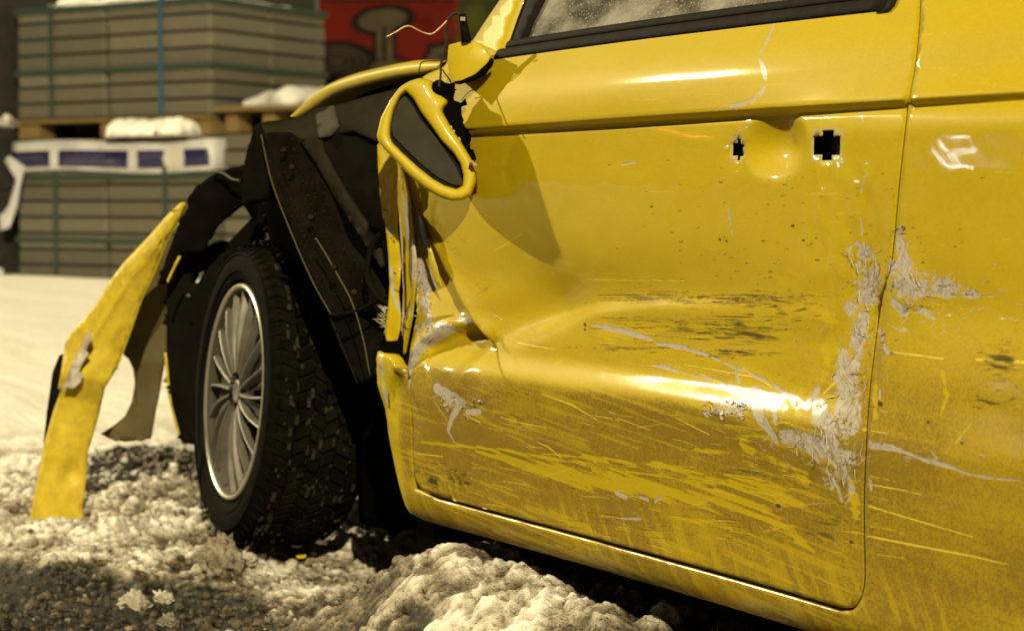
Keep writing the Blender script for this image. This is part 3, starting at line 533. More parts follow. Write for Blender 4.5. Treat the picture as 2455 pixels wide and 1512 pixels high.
# bonnet lifted at its edge, the gap under it, the inner wing
bt = [(700, 279), (737, 239), (774, 208), (839, 180), (931, 157), (1004, 145), (1064, 147)]; bb = [(716, 279), (739, 264), (806, 222), (885, 199), (954, 184), (1012, 176), (1068, 166)]
bt = spline([(x, y, 0) for x, y in bt], 6); bb = spline([(x, y, 0) for x, y in bb], 6); V = []; n = len(bt)
for a, c in zip(bt, bb):
    pa = at(a[0], a[1], 'Y', .16); pc = at(c[0], c[1], 'Y', .15); mid = (pa+pc)/2+np.array([0, -.012, 0]); top = pa+np.array([0, .02, .004]); bk = pa+np.array([0, 1.35, .012]); ui = pc+np.array([0, .03, .004]); ub = pa+np.array([0, 1.35, -.02])
    oy = np.array([0, -1.0, 0]); V += [ub, ui, pc+np.array([0, .004, -.001]), pc, pc*.85+pa*.15+oy*.004, mid, pc*.2+pa*.8+oy*.005, pa*.94+pc*.06, pa+np.array([0, .004, .001])]+[bk]
mk('bonnet', V, [(i*10+j, (i+1)*10+j, (i+1)*10+j+1, i*10+j+1) for i in range(n-1) for j in range(9)], m_yel, car)
sheet('bonnet_gap_shade', S('Y', .22, [(725, 300), (735, 262), (806, 216), (885, 192), (1000, 165), (1090, 150), (1095, 200), (960, 235), (811, 265)]), .02, m_black2, res=25)  # black sheet standing for the shade under the bonnet edge
sheet('inner_wing', [(615, 297, 'Y', .02), (640, 290, 'Y', .05), (700, 284, 'Y', .08), (748, 265, 'Y', .12), (811, 250, 'Y', .14), (905, 224, 'Y', .14), (985, 204, 'Y', .14), (1000, 300, 'Y', .12), (960, 345, 'Y', .10), (902, 335, 'Y', .09), (872, 320, 'Y', .08), (843, 308, 'Y', .08), (800, 322, 'Y', .08), (762, 332, 'Y', .06), (715, 332, 'Y', .04), (680, 315, 'Y', .03), (650, 335, 'Y', .01), (630, 350, 'Y', .0)], .012, m_rail, res=16, crumple=.02, cs=.02)
sheet('wing_patch', [(755, 262, 'Y', .118), (800, 252, 'Y', .128), (812, 300, 'Y', .08), (790, 322, 'Y', .068), (764, 328, 'Y', .05)], .004, M('dusty_patch', (.045, .038, .024), .9, n_scale=30, col2=(.035, .03, .02), spec=.1), res=14, crumple=.01)
sheet('inner_wing_lip', [(612, 298, 'D', 3.62), (624, 321, 'D', 3.6), (640, 380, 'D', 3.58), (652, 443, 'D', 3.58), (640, 478, 'D', 3.62), (612, 488, 'D', 3.68), (583, 492, 'D', 3.72), (577, 443, 'D', 3.72), (590, 368, 'D', 3.68)], .01, m_black, res=14, crumple=.03)
sheet('arch_liner', [(623, 322, 'D', 3.60), (650, 316, 'D', 3.56), (690, 316, 'D', 3.52), (722, 334, 'D', 3.50), (776, 431, 'D', 3.42), (831, 569, 'D', 3.36), (890, 648, 'D', 3.30), (922, 700, 'D', 3.28), (930, 765, 'D', 3.30), (880, 748, 'D', 3.34), (838, 744, 'D', 3.36), (791, 756, 'D', 3.38), (748, 673, 'D', 3.42), (693, 545, 'D', 3.48), (646, 431, 'D', 3.55)], .006, m_liner, res=14, crumple=.05, cs=.018, seed=3)
sheet('liner_rib', [(716, 333, 'D', 3.48), (766, 334, 'D', 3.44), (774, 365, 'D', 3.42), (833, 475, 'D', 3.34), (904, 577, 'D', 3.27), (914, 640, 'D', 3.26), (886, 600, 'D', 3.3), (811, 485, 'D', 3.38), (752, 385, 'D', 3.43)], .008, m_rail, res=12, crumple=.02)
sheet('shock_tower', [(764, 334, 'D', 3.62), (800, 322, 'D', 3.6), (843, 309, 'D', 3.58), (906, 336, 'D', 3.5), (990, 360, 'D', 3.4), (990, 640, 'D', 3.40), (925, 640, 'D', 3.42), (890, 585, 'D', 3.50), (795, 420, 'D', 3.56)], .02, m_black, res=18, crumple=.05, seed=5)
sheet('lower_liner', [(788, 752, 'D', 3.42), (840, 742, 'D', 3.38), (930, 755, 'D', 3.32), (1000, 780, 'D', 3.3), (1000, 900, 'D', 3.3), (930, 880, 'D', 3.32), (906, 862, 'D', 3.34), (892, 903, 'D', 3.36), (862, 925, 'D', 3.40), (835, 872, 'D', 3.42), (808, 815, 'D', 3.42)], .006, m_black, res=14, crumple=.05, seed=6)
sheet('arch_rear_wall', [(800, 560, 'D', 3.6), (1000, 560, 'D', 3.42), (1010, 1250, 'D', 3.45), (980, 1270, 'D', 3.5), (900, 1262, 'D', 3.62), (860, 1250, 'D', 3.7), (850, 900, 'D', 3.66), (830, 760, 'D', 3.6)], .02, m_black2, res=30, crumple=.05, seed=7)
sheet('arch_front_wall', [(430, 610, 'D', 4.34), (485, 603, 'D', 4.3), (522, 577, 'D', 4.3), (531, 575, 'D', 4.3), (541, 628, 'D', 4.3), (560, 646, 'D', 4.3), (602, 640, 'D', 4.3), (622, 588, 'D', 4.28), (760, 588, 'D', 4.2), (780, 1060, 'D', 4.3), (600, 1082, 'D', 4.35), (492, 1077, 'D', 4.38), (470, 1066, 'D', 4.38), (440, 1060, 'D', 4.38), (409, 948, 'D', 4.38), (399, 842, 'D', 4.38), (400, 677, 'D', 4.38)], .03, m_black, res=18, crumple=.06, seed=8,
      holes=[[(450, 680), (457, 655), (492, 643), (478, 672), (466, 690), (462, 679)]])
sheet('arch_top_wall', [(628, 470, 'D', 3.9), (660, 425, 'D', 3.7), (760, 600, 'D', 3.6), (830, 760, 'D', 3.55), (760, 690, 'D', 3.62), (700, 605, 'D', 3.75), (645, 592, 'D', 3.9), (641, 530, 'D', 3.9)], .01, m_black2, res=18, crumple=.03)
sheet('wing_edge_flange', [(596, 392, 'D', 4.0), (565, 402, 'D', 4.02), (536, 409, 'D', 4.05), (507, 420, 'D', 4.1), (470, 446, 'D', 4.13), (449, 475, 'D', 4.16), (450, 496, 'D', 4.18), (430, 530, 'D', 4.2), (400, 612, 'D', 4.24), (378, 680, 'D', 4.28), (402, 680, 'D', 4.3), (436, 613, 'D', 4.26), (485, 605, 'D', 4.22), (497, 581, 'D', 4.2), (528, 534, 'D', 4.15), (577, 497, 'D', 4.08), (606, 470, 'D', 4.0)], .01, m_black, res=14, crumple=.04, seed=9)
sheet('bracket_strut', [(603, 522, 'D', 4.1), (583, 491, 'D', 4.05), (615, 470, 'D', 3.98), (642, 480, 'D', 3.95), (632, 537, 'D', 4.02), (601, 597, 'D', 4.1), (590, 640, 'D', 4.12), (556, 655, 'D', 4.15), (534, 634, 'D', 4.16), (544, 583, 'D', 4.14)], .02, m_black, res=12, crumple=.03)
sheet('yellow_remnant', S('D', 4.2, [(632, 535), (639, 569), (618, 590), (598, 594)]), .004, m_yelback, res=10)
wire('liner_edge', [(626, 322, 'D', 3.58), (650, 430, 'D', 3.53), (693, 545, 'D', 3.46), (748, 671, 'D', 3.40), (796, 757, 'D', 3.36)], .0009, m_wirep)
wire('liner_edge', [(757, 570, 'D', 3.34), (783, 612, 'D', 3.33), (815, 668, 'D', 3.30), (844, 725, 'D', 3.28), (870, 810, 'D', 3.28), (887, 900, 'D', 3.3)], .0011, m_wirep)
wire('liner_edge', [(792, 760, 'D', 3.38), (820, 830, 'D', 3.36), (857, 920, 'D', 3.36)], .0010, m_rail)
wire('hose', [(930, 545, 'D', 3.22), (893, 585, 'D', 3.24), (880, 660, 'D', 3.25), (905, 710, 'D', 3.24), (940, 730, 'D', 3.22)], .005, m_black, n=8)
wire('hose', [(790, 754, 'D', 3.3), (850, 745, 'D', 3.28), (900, 722, 'D', 3.25), (950, 700, 'D', 3.2)], .003, m_black)
wire('wing_lip', [(512, 410, 'D', 4.05), (535, 415, 'D', 4.03), (555, 428, 'D', 4.0), (573, 432, 'D', 3.98)], .0025, m_wirep)

b = MB(); r = random.Random(12)
for k in range(9): q = at(598+r.uniform(-12, 12), 671+r.uniform(-4, 4), 'D', 3.98); b.tube([q, q+np.array([r.uniform(-.012, .012), r.uniform(-.012, .012), r.uniform(-.006, .006)])], [.002, .0006], 5)
b.build('torn_bracket', m_chrome, car, kind='stuff')
b = MB(); b.tube([at(449, 705, 'D', 4.2), at(455, 710, 'D', 4.2)], [.004, .003], 8); b.build('clip', m_rim, car)
wire('brake_hose', [(632, 661, 'D', 3.9), (650, 656, 'D', 3.85), (672, 662, 'D', 3.75), (690, 664, 'D', 3.7)], .004, m_black)
b = MB(); cc_ = at(660, 520, 'D', 3.95)
b.tube([cc_+np.array([.022*math.cos(a), .022*math.sin(a), -.07+a*.0042]) for a in np.linspace(0, 34, 150)], .0045, 6); b.build('coil_spring', m_rail, car)
for (x, y, dd_) in ((700, 400, 3.47), (745, 520, 3.40), (800, 640, 3.32), (850, 700, 3.28), (680, 360, 3.5)):
    b = MB(); q = at(x, y, 'D', dd_-.01); b.tube([q, q-FWD*.006], [.006, .004], 8); b.build('liner_clip', m_rail, car)
b = MB(); r = random.Random(14)
AL = [(640, 340), (700, 330), (770, 440), (825, 575), (885, 655), (910, 740), (850, 735), (796, 745), (752, 665), (697, 540), (652, 425)]
for k in range(500):
    x = r.uniform(640, 900); y = r.uniform(330, 745)
    if not inside(np.array([[x, y]]), AL)[0]: continue
    q = at(x, y, 'D', float(np.interp(x, [640, 900], [3.52, 3.27]))-.004); z_ = r.uniform(.0003, .0011); b.box(q, (z_, 0, z_*.4), (0, z_, 0), (0, 0, z_))
b.build('liner_grit', m_rail, car, smooth=False, kind='stuff')

# torn corner of the bumper and wing standing in the snow
SB = [(449, 487, 4.18), (433, 485, 4.2), (400, 515, 4.22), (364, 557, 4.25), (294, 631, 4.28), (258, 681, 4.30), (225, 736, 4.30), (172, 794, 4.30), (155, 824, 4.30), (148, 879, 4.30), (139, 930, 4.30), (146, 934, 4.30), (128, 982, 4.30), (105, 1063, 4.30), (77, 1210, 4.30), (70, 1248, 4.30), (90, 1275, 4.3), (166, 1278, 4.31), (222, 1282, 4.33), (203, 1243, 4.33), (198, 1214, 4.33), (204, 1170, 4.33), (211, 1084, 4.33), (238, 990, 4.33), (252, 927, 4.32), (266, 906, 4.32), (279, 884, 4.32), (295, 842, 4.32), (318, 778, 4.31), (341, 713, 4.30), (368, 658, 4.27), (400, 577, 4.24), (430, 532, 4.2)]
def fold_t(V): return 0
o = sheet('bumper_corner', [(x, y, 'D', d) for x, y, d in SB], .005, m_yeldirt, res=11, crumple=.05, cs=.013, seed=12, holes=[[(377, 592), (383, 572), (390, 562), (386, 580)]], label='torn yellow bumper corner hanging down into the snow')
# give it a lengthwise crown and the crosswise break at its middle
me = o.data; Lc = origin(car)
for vtx in me.vertices:
    p = np.array(vtx.co)+Lc; dd = p-CAM; t = float(dd@FWD); px = CXP+F*float(dd@RGT)/t; py = CYP-F*float(dd@UP)/t
    cx_ = np.interp(py, [480, 560, 680, 800, 900, 1000, 1260], [440, 388, 300, 240, 205, 178, 138]); hw = np.interp(py, [480, 560, 680, 800, 900, 1000, 1260], [12, 26, 48, 68, 60, 52, 66])
    u = (px-cx_)/hw; off = -.016*(1-min(u*u, 1.2)) - .035*(1-abs(py-(900+.15*(px-200)))/60 if abs(py-(900+.15*(px-200))) < 60 else 0) - .012*max(0, 1-abs(u+.25+.002*(py-800))/.25)*(1 if py < 880 else .3) + .02*math.exp(-((py-1130)/30)**2)*math.exp(-((u-.1)/.5)**2)
    q = CAM+dd/t*(t+off*1.0); vtx.co = Vector(q-Lc)
sheet('bumper_filler_scrape', [(x, y, 'D', 4.235) for x, y in [(205, 806), (214, 790), (220, 812), (206, 838), (213, 846), (196, 872), (190, 888), (199, 896), (194, 914), (176, 930), (148, 929), (160, 906), (172, 870), (187, 842)]], .0008, m_primer, res=9, crumple=.0, seed=4)
sheet('bumper_side_edge', S('D', 4.36, [(156, 846), (149, 930), (128, 990), (110, 1050), (104, 1062), (112, 985), (126, 890), (142, 850)]), .02, m_black, res=14)
wire('bumper_rim', [(x, y, 'D', d-.012) for x, y, d in [(428, 534, 4.2), (400, 577, 4.24), (368, 658, 4.27), (341, 713, 4.30), (318, 778, 4.31), (295, 842, 4.32), (279, 884, 4.32)]], .0018, m_yel)
sheet('bumper_back_skin', [(430, 560, 'D', 4.5), (408, 660, 'D', 4.52), (399, 842, 'D', 4.54), (380, 950, 'D', 4.54), (361, 1050, 'D', 4.55), (300, 1058, 'D', 4.55), (262, 1050, 'D', 4.55), (240, 1038, 'D', 4.55), (270, 1020, 'D', 4.55), (299, 996, 'D', 4.55), (315, 962, 'D', 4.55), (323, 920, 'D', 4.55), (319, 884, 'D', 4.55), (308, 860, 'D', 4.55), (293, 846, 'D', 4.55), (280, 800, 'D', 4.55), (330, 690, 'D', 4.55), (380, 590, 'D', 4.5)], .006, m_yelback, res=14, crumple=.05, cs=.02, seed=13, label='dull yellow inner bumper skin with a round lamp cutout')
sheet('bumper_strip', S('D', 4.44, [(393, 845), (400, 842), (410, 948), (430, 1012), (446, 1066), (436, 1062), (420, 1020), (403, 952)]), .012, m_yeldirt, res=10)
sheet('bumper_strip', S('D', 4.15, [(428, 612), (433, 614), (412, 655), (402, 678), (399, 672)]), .006, m_yeldirt, res=8)

# torn front edge of the door: flanges bent out, with peeled paint
sheet('door_flange', [(904, 348, 'X', -.665), (916, 340, 'X', -.662), (940, 360, 'X', -.655), (954, 400, 'X', -.65), (950, 520, 'X', -.65), (957, 580, 'X', -.65), (962, 640, 'X', -.65), (956, 700, 'X', -.65), (962, 770, 'X', -.65), (958, 790, 'X', -.65), (952, 816, 'X', -.652), (926, 816, 'X', -.665), (922, 790, 'X', -.668), (930, 740, 'X', -.665), (934, 680, 'X', -.665), (930, 600, 'X', -.665), (924, 540, 'X', -.665), (915, 505, 'X', -.665), (912, 480, 'X', -.665), (907, 420, 'X', -.665)], .003, m_side, res=7, crumple=.022, cs=.045, uvmap=True, seed=21, label='door edge bent outwards with flaking paint')
sheet('door_flange', [(938, 350, 'Y', .004), (962, 395, 'Y', -.004), (978, 470, 'Y', -.008), (986, 540, 'Y', -.010), (996, 630, 'Y', -.008), (992, 700, 'Y', -.004), (986, 760, 'Y', .0), (978, 800, 'Y', .0), (968, 850, 'Y', .004), (958, 830, 'Y', .01), (962, 780, 'Y', .012), (966, 700, 'Y', .008), (962, 600, 'Y', .008), (955, 500, 'Y', .010), (946, 420, 'Y', .012)], .003, m_side, res=8, crumple=.014, cs=.03, uvmap=True, seed=22)
sheet('door_flange', [(1013, 705, 'Y', -.018), (1004, 735, 'Y', -.020), (994, 780, 'Y', -.018), (984, 830, 'Y', -.014), (980, 880, 'Y', -.010), (984, 915, 'Y', -.008), (992, 870, 'Y', -.006), (1006, 820, 'Y', -.006), (1020, 770, 'Y', -.008), (1024, 740, 'Y', -.012)], .003, m_side, res=7, crumple=.01, cs=.05, uvmap=True, seed=23)
sheet('paint_flap', [(1022, 570, 'Y', -.006), (1034, 600, 'Y', -.014), (1046, 640, 'Y', -.014), (1058, 690, 'Y', -.004), (1040, 672, 'Y', -.006), (1030, 640, 'Y', -.006)], .0015, m_yel, res=7, crumple=.006, seed=24)
sheet('paint_flap', [(1000, 505, 'Y', -.004), (1016, 540, 'Y', -.014), (1028, 585, 'Y', -.016), (1036, 612, 'Y', -.004), (1018, 590, 'Y', -.004), (1006, 550, 'Y', -.004)], .0015, m_trim, res=7, crumple=.006, seed=25)
sheet('hinge_gap_dark', S('D', 3.2, [(922, 812), (940, 806), (960, 792), (968, 815), (966, 850), (972, 874), (955, 880), (938, 870), (924, 852), (916, 836)]), .01, m_black2, res=8, crumple=.02)  # flat black sheet in place of the darkness inside the hinge hole
b = MB(); b.tube([at(1128, 392, 'Y', -.035), at(1133, 415, 'Y', -.02), at(1142, 452, 'Y', -.004)], [.003, .006, .002], 5); b.build('broken_clip', M('rust_red', (.10, .02, .008), .5), car, smooth=False)

# ------------------------------------------------------------------ shredded filler at the seam and the scrapes
def shreds(name, regions, mat, seed, parent=car):
    r = random.Random(seed); b = MB()
    for (poly, cnt, lmin, lmax, wmin, wmax, bias) in regions:
        xs = [p[0] for p in poly]; ys = [p[1] for p in poly]; k = 0; tries = 0; pts = []
        while k < cnt and tries < cnt*20:
            tries += 1; x = r.uniform(min(xs), max(xs)); y = r.uniform(min(ys), max(ys))
            if inside(np.array([[x, y]]), poly)[0]: pts.append((x, y)); k += 1
        Q = hit([p[0] for p in pts], [p[1] for p in pts])
        for q in Q:
            an = bias+r.gauss(0, .55); l = r.uniform(lmin, lmax); w = r.uniform(wmin, wmax); d = np.array([math.cos(an), 0, math.sin(an)]); side = np.array([-math.sin(an), 0, math.cos(an)])
            tw = r.uniform(-.8, .8); side = side*math.cos(tw)+np.array([0, -1, 0])*math.sin(tw); lift = r.uniform(.2, 1.0); V = []; n = 4
            for i in range(n+1):
                t = i/n-.5; p = q+d*l*t+np.array([0, -.0003-lift*.0012*(1-(2*t)**2)-(.006*lift*max(t, 0)**2*4 if lift > .85 else 0), 0])+side*l*.15*math.sin(t*5+lift*6)
                ww = w*(1-abs(2*t)**3*.8); V += [p-side*ww/2, p+side*ww/2]
            F_ = [(2*i, 2*i+1, 2*i+3, 2*i+2) for i in range(n)]; b.add(V, F_)
    o = b.build(name, mat, parent, smooth=False, kind='stuff'); s = o.modifiers.new('thickness', 'SOLIDIFY'); s.thickness = .0006; return o
A1 = [(2035, 580), (2130, 600), (2118, 700), (2100, 770), (2086, 880), (2076, 1000), (2068, 1100), (2040, 1180), (2000, 1150), (1890, 1060), (1880, 1040), (1940, 1030), (1940, 960), (1975, 970), (2000, 880), (2030, 820), (2050, 750), (2035, 700), (2030, 640)]
A2 = [(2150, 540), (2165, 540), (2180, 620), (2230, 650), (2345, 695), (2330, 715), (2240, 710), (2180, 750), (2140, 760), (2125, 700), (2138, 640)]
A3 = [(2100, 780), (2120, 780), (2140, 850), (2110, 840)]
A4 = [(920, 735), (935, 745), (932, 775), (922, 790)]
shreds('torn_filler_fibres', [(A1, 60, .006, .030, .0003, .0012, 1.25), (A2, 26, .005, .022, .0003, .0011, .15), (A3, 10, .004, .014, .0006, .002, 1.0), (A1, 14, .012, .03, .0006, .002, 1.3)], m_primer, 3)
b = MB(); r = random.Random(9)
for k in range(26):
    p0 = at(r.uniform(922, 934), r.uniform(735, 790), 'X', -.667); d = np.array([r.uniform(-.01, .01), r.uniform(-.022, .0), r.uniform(-.012, .014)]); w = np.array([.002, 0, .002]); b.add([p0-w, p0+w, p0+d], [(0, 1, 2)])
b.build('flange_splinters', m_primer, car, smooth=False, kind='stuff')
# lock cylinder inside the small handle opening
b = MB(); c = np.array([hk1[0]+.011, surfY(hk1[0], hk1[1])+.004, hk1[1]-.001]); b.tube([c+np.array([0, .012, 0]), c, c+np.array([0, -.001, 0])], [.0085, .0085, .007], 14); o = b.build('lock_cylinder', m_trim, car)
b = MB(); b.tube([c+np.array([0, -.001, 0]), c+np.array([0, -.003, 0])], [.0035, .003], 10); b.build('lock_core', m_chrome, o)
b = MB(); c = np.array([hk2[0], surfY(hk2[0], hk2[1])+.022, hk2[1]]); b.box(c+np.array([.008, 0, -.003]), (.009, 0, .002), (0, .006, 0), (0, 0, .005)); b.box(c+np.array([-.012, .004, .002]), (.006, 0, 0), (0, .004, 0), (0, 0, .009)); b.build('latch_lever', M('latch_metal', (.06, .055, .045), .5, metal=.5), car, smooth=False)
# raised curls of paint along the big scrapes
shreds('paint_curls', [([(1690, 950), (1800, 960), (1790, 1000), (1690, 995)], 24, .005, .014, .002, .005, 0), ([(1040, 930), (1160, 960), (1120, 1000), (1060, 980)], 20, .005, .014, .002, .004, .5), ([(990, 780), (1080, 770), (1040, 830), (990, 880)], 30, .004, .014, .001, .004, .8), ([(995, 650), (1030, 650), (1030, 760), (1000, 760)], 40, .004, .016, .001, .004, 1.4)], m_primer, 6)

# ------------------------------------------------------------------ mirror hanging by its cable, and its foot
mir = bpy.data.objects.new('side_mirror', None); COL.objects.link(mir); mir.parent = car
MC = at(1022, 335, 'Y', -.082); mir.location = Vector(MC)-Vector(origin(car)); mir['label'] = 'yellow door mirror torn off and dangling by its cable'
nrm = -FWD+np.array([.0, -.06, .05]); nrm /= np.linalg.norm(nrm)
def onpl(px, py, off=0):
    d = raydir(px, py); t = ((MC+nrm*off-CAM)@nrm)/(d@nrm); return CAM+d*t
Oo = [(901, 323), (911, 280), (935, 236), (958, 206), (979, 193), (1005, 184), (1033, 190), (1039, 208), (1050, 222), (1072, 239), (1057, 262), (1080, 303), (1107, 343), (1130, 381), (1139, 404), (1139, 434), (1127, 465), (1107, 476), (1080, 478), (1049, 468), (1016, 448), (979, 418), (945, 381), (921, 357), (905, 337)]
Ii = [(933, 300), (941, 263), (957, 229), (971, 216), (990, 234), (1008, 266), (1035, 303), (1058, 336), (1085, 363), (1103, 391), (1110, 421), (1108, 444), (1094, 452), (1066, 444), (1036, 427), (1002, 400), (966, 367), (938, 339), (932, 322)]
cc = np.array([1020., 335.]); nA = 72
def polar(poly, k=None):
    D = densify(poly, 4); a = np.array([math.atan2(p[1]-cc[1], p[0]-cc[0]) for p in D]); rr = np.array([math.hypot(p[0]-cc[0], p[1]-cc[1]) for p in D]); o = np.argsort(a); a = a[o]; rr = rr[o]
    A = np.linspace(-math.pi, math.pi, nA, endpoint=False); R = np.interp(A, np.concatenate([a-2*math.pi, a, a+2*math.pi]), np.concatenate([rr]*3)); return A, R
# denser angular sampling across the narrow ends: use arc-matched loops instead of equal angles
def resample(poly, n):
    D = np.array(densify(poly, 2)); s = np.concatenate([[0], np.cumsum(np.linalg.norm(np.diff(D, axis=0), axis=1))]); t = np.linspace(0, s[-1], n, endpoint=False)
    return np.stack([np.interp(t, s, D[:, 0]), np.interp(t, s, D[:, 1])], 1)
Ro = resample(Oo, 96); Ri0 = resample(Ii, 96)
Ri = np.array([Ri0[0]]*96)
Di = resample(Ii, 400)
ci = 0; cost = [np.argmin(((Di-p)**2).sum(1)) for p in Ro]
fr = np.array(cost)/400.0; fr = np.unwrap(fr*2*np.pi)/(2*np.pi); fr = np.maximum.accumulate(fr); k_ = np.ones(7)/7; ext = np.concatenate([fr[-6:]-1, fr, fr[:6]+1]); fr = np.convolve(ext, k_, 'same')[6:-6]
Ri = Di[(np.floor((fr % 1)*400)).astype(int) % 400]
loops = []
for (a, off, sc) in [(0, -.016, 1), (0, -.003, 1), (.10, .0005, 1), (.25, .0022, 1), (.55, .003, 1), (.80, .0016, 1), (.93, -.002, 1), (1, -.008, 1), (1, -.022, 1), (1, -.045, .97), (1, -.066, .88), (1, -.080, .70), (1, -.084, .35)]:
    q = Ri*(1-a)+Ro*a; ctr = Ro.mean(0); q = ctr+(q-ctr)*sc; loops.append([onpl(x, y, 0)+nrm*off for x, y in q])
V = [p for l in loops for p in l]; n = 96; f = [(i*n+j, i*n+(j+1) % n, (i+1)*n+(j+1) % n, (i+1)*n+j) for i in range(len(loops)-1) for j in range(n)]; f.append(tuple((len(loops)-1)*n+j for j in range(n)))
mk('mirror_housing', V, f, m_yel, mir)
q = [onpl(x, y, 0)-nrm*.0165 for x, y in resample(Ii, 60)]; V = q+[p-nrm*.004 for p in q]; mk('inner_bezel', V, [tuple(range(60)), tuple(range(60, 120))[::-1]]+[(i, (i+1) % 60, 60+(i+1) % 60, 60+i) for i in range(60)], m_trim, mir, smooth=False)
gl = [(936, 297), (943, 266), (957, 236), (968, 226), (985, 248), (1006, 284), (1040, 322), (1068, 362), (1092, 400), (1108, 434), (1107, 443), (1080, 438), (1046, 420), (1006, 388), (968, 352), (940, 322)]
q = [onpl(x, y, 0)-nrm*.012 for x, y in resample(gl, 50)]; V = q+[p-nrm*.003 for p in q]
m_mir = M('mirror_glass', (.11, .10, .075), .15, metal=.85, n_scale=30, col2=(.085, .078, .055)); 
mk('mirror_glass', V, [tuple(range(50))]+[tuple(range(50, 100))[::-1]]+[(i, (i+1) % 50, 50+(i+1) % 50, 50+i) for i in range(50)], m_mir, mir, smooth=False)
def mo(pts, off): return [(x, y, 'D', depth(onpl(x, y, 0))+off) for x, y in pts]
sheet('pivot_mechanism', mo([(1036, 196), (1054, 193), (1068, 200), (1080, 215), (1084, 238), (1098, 244), (1106, 254), (1104, 278), (1110, 306), (1122, 345), (1128, 378), (1107, 343), (1080, 305), (1057, 266), (1060, 244), (1040, 222)], .022), .03, m_black2, mir, res=9, crumple=.02, cs=.08, smooth=False, seed=33)
b = MB(); b.tube([onpl(1052, 208)+nrm*.0, onpl(1052, 208)-nrm*.03], [.0115, .0115], 14); b.build('pivot_socket', m_black2, mir)
b = MB(); r = random.Random(4)
for k in range(16):
    t = r.random(); p = onpl(1072+t*66+r.uniform(-2, 4), 300+t*100+r.uniform(-3, 3))-nrm*.012; s = r.uniform(.001, .003); b.box(p, (s, 0, s*.5), (0, s, 0), (0, 0, s))
b.build('housing_crumbs', m_primer, mir, smooth=False, kind='stuff')
# foot of the mirror on the door corner
ft = [(1076, 107), (1107, 99), (1143, 100), (1161, 114), (1177, 134), (1168, 155), (1140, 180), (1107, 196), (1087, 198), (1078, 176), (1073, 150)]
fr_ = [at(x, y, 'Y', -.040+.050*(x-1073)/105) for x, y in ft]; bk = [at(1140+(x-1140)*.85+6, 140+(y-140)*.8, 'Y', .035) for x, y in ft]; n = len(ft)
fm = [p*.5+q*.5+np.array([0, 0, 0]) for p, q in zip(fr_, bk)]; ctr = sum(fr_)/n+np.array([.002, -.0045, .0])
V = [ctr]+[c_*.95+ctr*.05+np.array([.0, -.003, 0]) for c_ in fr_]+fr_+fm+bk; f = [(0, 1+i, 1+(i+1) % n) for i in range(n)]
for l in range(3): f += [(1+l*n+i, 1+(l+1)*n+i, 1+(l+1)*n+(i+1) % n, 1+l*n+(i+1) % n) for i in range(n)]
o = mk('mirror_foot', V, f, m_yel, car); bv_ = o.modifiers.new('edge', 'BEVEL'); bv_.width = .003; bv_.segments = 3; bv_.limit_method = 'ANGLE'; bv_.angle_limit = .6; o['label'] = 'yellow mirror foot left on the door corner'
sheet('foot_gasket', [(1089, 194, 'Y', -.034), (1110, 190, 'Y', -.024), (1140, 176, 'Y', -.008), (1164, 154, 'Y', .002), (1177, 138, 'Y', .01), (1181, 141, 'Y', .012), (1179, 152, 'Y', .008), (1160, 175, 'Y', -.002), (1130, 192, 'Y', -.014), (1100, 200, 'Y', -.028), (1090, 199, 'Y', -.034)], .006, m_black2, res=8)
fp = at(1112, 98, 'Y', -.02)
pts = [at(1118, 100, 'Y', -.022), at(1113, 70, 'Y', -.024), at(1108, 34, 'Y', -.026)]
b = MB(); b.tube(pts, [.0078, .0066, .0058], 12); cy = b.build('connector', m_black, car)
b = MB()
for dx in (-3.5, .5, 4.5): b.box(at(1108.5+dx, 45, 'Y', -.0325), (.0008, 0, 0), (0, .0006, 0), (0, 0, .0030))
b.build('connector_contact', m_primer, cy, smooth=False)
w1 = [(1107, 36, 'Y', -.026), (1096, 31, 'Y', -.028), (1082, 37, 'Y', -.034), (1073, 47, 'Y', -.040)]
wire('cable', w1, .0024, m_wired)
wire('cable', [(1073, 47, 'Y', -.040), (1055, 66, 'Y', -.05), (1036, 81, 'Y', -.056), (1018, 79, 'Y', -.06), (1000, 71, 'Y', -.066), (985, 63, 'Y', -.07), (970, 64, 'Y', -.074), (950, 76, 'Y', -.08), (926, 89, 'Y', -.086)], .0011, m_wire, label='bare copper wire sticking out to the left')
wire('cable', [(1073, 47, 'Y', -.040), (1069, 75, 'Y', -.042), (1068, 110, 'Y', -.042), (1064, 138, 'Y', -.04), (1057, 152, 'Y', -.045), (1056, 180, 'Y', -.058), (1052, 208, 'Y', -.07)], .0018, m_wired)
wire('cable', [(1071, 60, 'Y', -.038), (1073, 95, 'Y', -.036), (1071, 125, 'Y', -.034), (1062, 144, 'Y', -.035), (1045, 146, 'Y', -.03), (1024, 146, 'Y', -.03), (1010, 150, 'Y', -.03), (1005, 165, 'Y', -.03), (1004, 180, 'Y', -.03)], .0010, m_wired)
wire('cable', [(1060, 166, 'Y', -.03), (1068, 178, 'Y', -.026), (1078, 192, 'Y', -.02), (1082, 202, 'Y', -.014)], .0012, m_wired)

